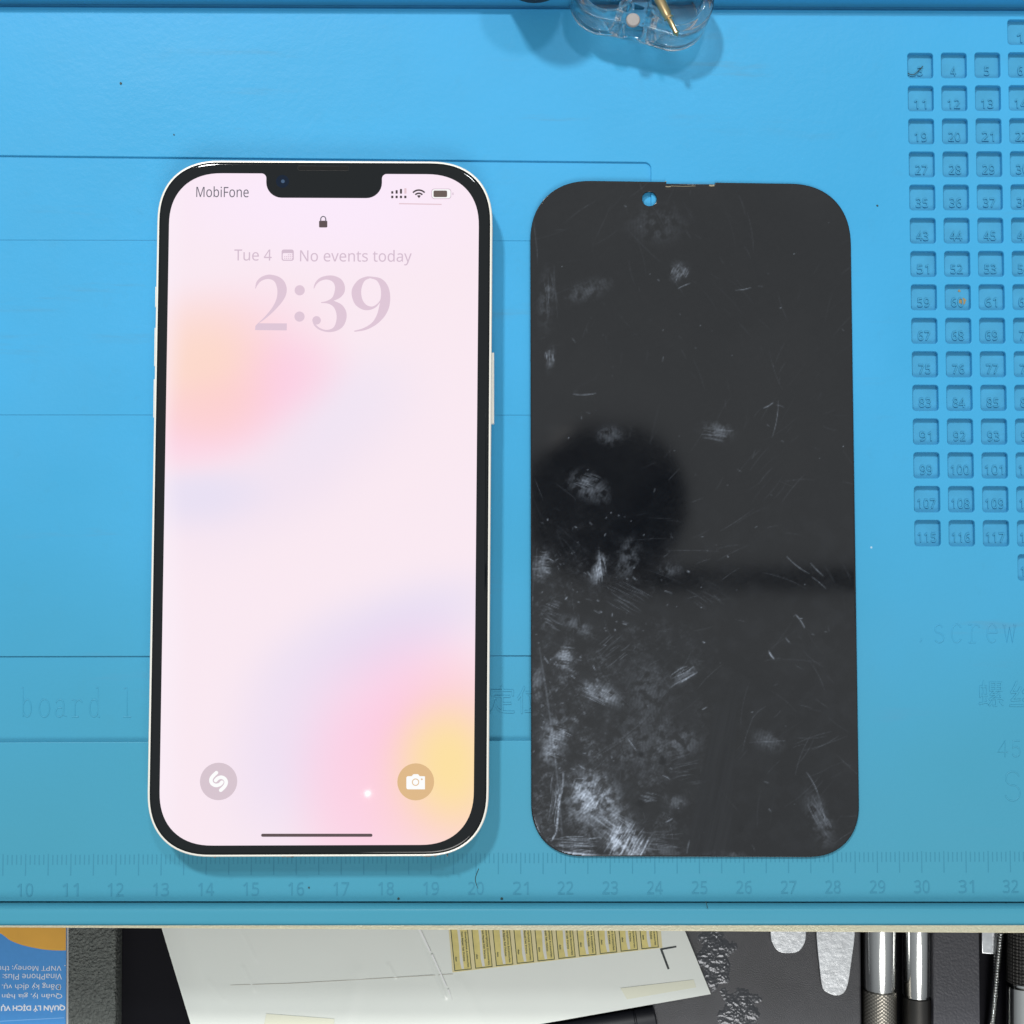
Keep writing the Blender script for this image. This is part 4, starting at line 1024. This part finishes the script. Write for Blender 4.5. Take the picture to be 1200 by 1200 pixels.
# steel blades
def blade(name, label, pl, z0, th, m_):
    o = link(name, slab([ccw([U2(x, y, z0 + th) for x, y in pl])], z0, z0 + th, .12, 3), m_)
    return tag(o, label, 'pry tool', 'steel pry blades on the black pouch')
blade('pry_blade', 'short pale steel pry blade with a rounded tip on the black pouch', smoothline([(902.5, 1060), (903, 1096), (906, 1107), (911, 1114), (918, 1116.8), (930, 1116.8), (937, 1114), (942, 1107), (944.5, 1096), (945, 1060)], 5), DZ - 14.9, .8, M['steel2'])
blade('pry_blade', 'long tapering scratched steel pry blade between the short blade and steel rods', smoothline([(955.5, 1060), (957, 1098), (960, 1130), (963.5, 1156), (970, 1163.5), (980, 1166.8), (989, 1163.5), (994, 1152), (998, 1125), (1001.5, 1098), (1003, 1060)], 5), DZ - 14.9, .9, M['steel2'])

# steel rods
def knurlf(t_, th, r): return r + .13 * (abs(math.sin(th * 11 + t_ * 3.4)) * abs(math.sin(th * 11 - t_ * 3.4)) - .4)
def rod(label, px, wpx, yk, col2, kn, zc_=-15.5):
    g = thing('steel_rod', label, 'rod', 'round steel handles lying side by side')
    r = wpx / 2 / 4.40
    zc2 = ZD + r
    top = U(px, 1050, zc2); kp = U(px, yk, zc2); end = U(px + .5, 1300, zc2); L0 = (kp - top).length; L1 = (end - top).length
    link('shaft', revolve([(0, r * .8), (.2, r), (L0 - .5, r), (L0, r - .35), (L0 + .2, r - .35)], 64, top, end), M['steel'], g)
    if kn:
        prof = [(L0 + .2, r * .9)] + [(L0 + .25 + k * .14, r) for k in range(int((L1 - L0) / .14))]
        link('knurled_grip', revolve(prof, 176, top, end, knurl=knurlf), M['knurl'], g)
    else:
        link('grip', revolve([(L0 + .2, r * .9), (L0 + .5, r * .99), (L1, r * .99)], 64, top, end), M['darksteel'], g)
    return g
rod('bright steel rod with a knurled grip beside the long blade', 1030.5, 38, 1159, None, True)
rod('steel rod with a blackened plain grip beside the charcoal bar', 1074.0, 33, 1166, None, False)

# charcoal bar
bar = link('charcoal_bar', slab([ccw([U2(1094, 1290, DZ - 12.5), U2(1149.5, 1290, DZ - 12.5), U2(1147.5, 1070, DZ - 12.5), U2(1093.5, 1070, DZ - 12.5)])], ZD, DZ - 12.5, .3, 3), M['bar'])
tag(bar, 'flat matte charcoal bar right of the two steel rods', 'bar')
# thin threaded rod
tr = thing('threaded_rod', 'thin shiny threaded rod leaning between the charcoal bar and the screwdriver', 'rod')
a, b_ = U(1175, 1060, DZ - 15.5), U(1158.5, 1240, DZ - 18.6)
def helix(t_, th, r): return r + .16 * math.sin(t_ * 2 * math.pi / .75 + th)
link('thread', revolve([(k * .11, .95) for k in range(int((b_ - a).length / .11))], 28, a, b_, knurl=helix), M['steel'], tr)
# grey clip behind
cp = link('grey_clip', slab([ccw([U2(1150.5, 1117.5, DZ - 17), U2(1169, 1119, DZ - 17), U2(1169, 1070, DZ - 17), U2(1150.5, 1070, DZ - 17)])], ZD, DZ - 17, .3, 2), M['steel2'])
tag(cp, 'small dull grey metal clip just right of the charcoal bar', 'clip')
# screwdriver
sd = thing('screwdriver', 'steel precision screwdriver with cross-hatched collar at the lower right corner', 'screwdriver')
ctr = lambda y: U(1198, y, ZD + 4.1)
a, b_ = ctr(1050), ctr(1300)
def grid(t_, th, r): return r + .22 * (min(1, abs(math.sin(th * 14)) * 1.6) * min(1, abs(math.sin(t_ * 3.6)) * 1.6) - .5)
Lk = (ctr(1151) - a).length; Le = (b_ - a).length
link('knurled_collar', revolve([(k * .1, 3.9) for k in range(int(Lk / .1))], 200, a, b_, knurl=grid), M['darksteel'], sd)
link('shaft', revolve([(Lk + .1, 2.4), (Lk + .3, 2.8), (Lk + .9, 2.8), (Lk + 1.1, 4.0), (Le, 4.0)], 64, a, b_), M['steel'], sd)

# ------------------------------------------------------------------ unseen dark shape added overhead to make the round reflection in the black panel
hd = thing('reflected_shape', 'dark round shape with an arm, added unseen overhead to be mirrored in the black glass panel', 'reflected shape')
M['unseen_body'] = mat('dark_grey_unseen_body', (0.10, 0.105, 0.12), .5)
k_ = (300 + 350) / 300
hc = (26.5 * k_, 17 * k_)
link('unseen_body', revolve([(0, 30), (0.5, 38), (8, 43), (40, 43), (60, 25), (62, 3)], 64, (hc[0], hc[1], 350), (hc[0], hc[1], 500)), M['unseen_body'], hd)
link('unseen_arm', slab([[(hc[0], -10), (420, -10), (420, 3), (hc[0], 3)]], 375, 390, 2), M['unseen_body'], hd)
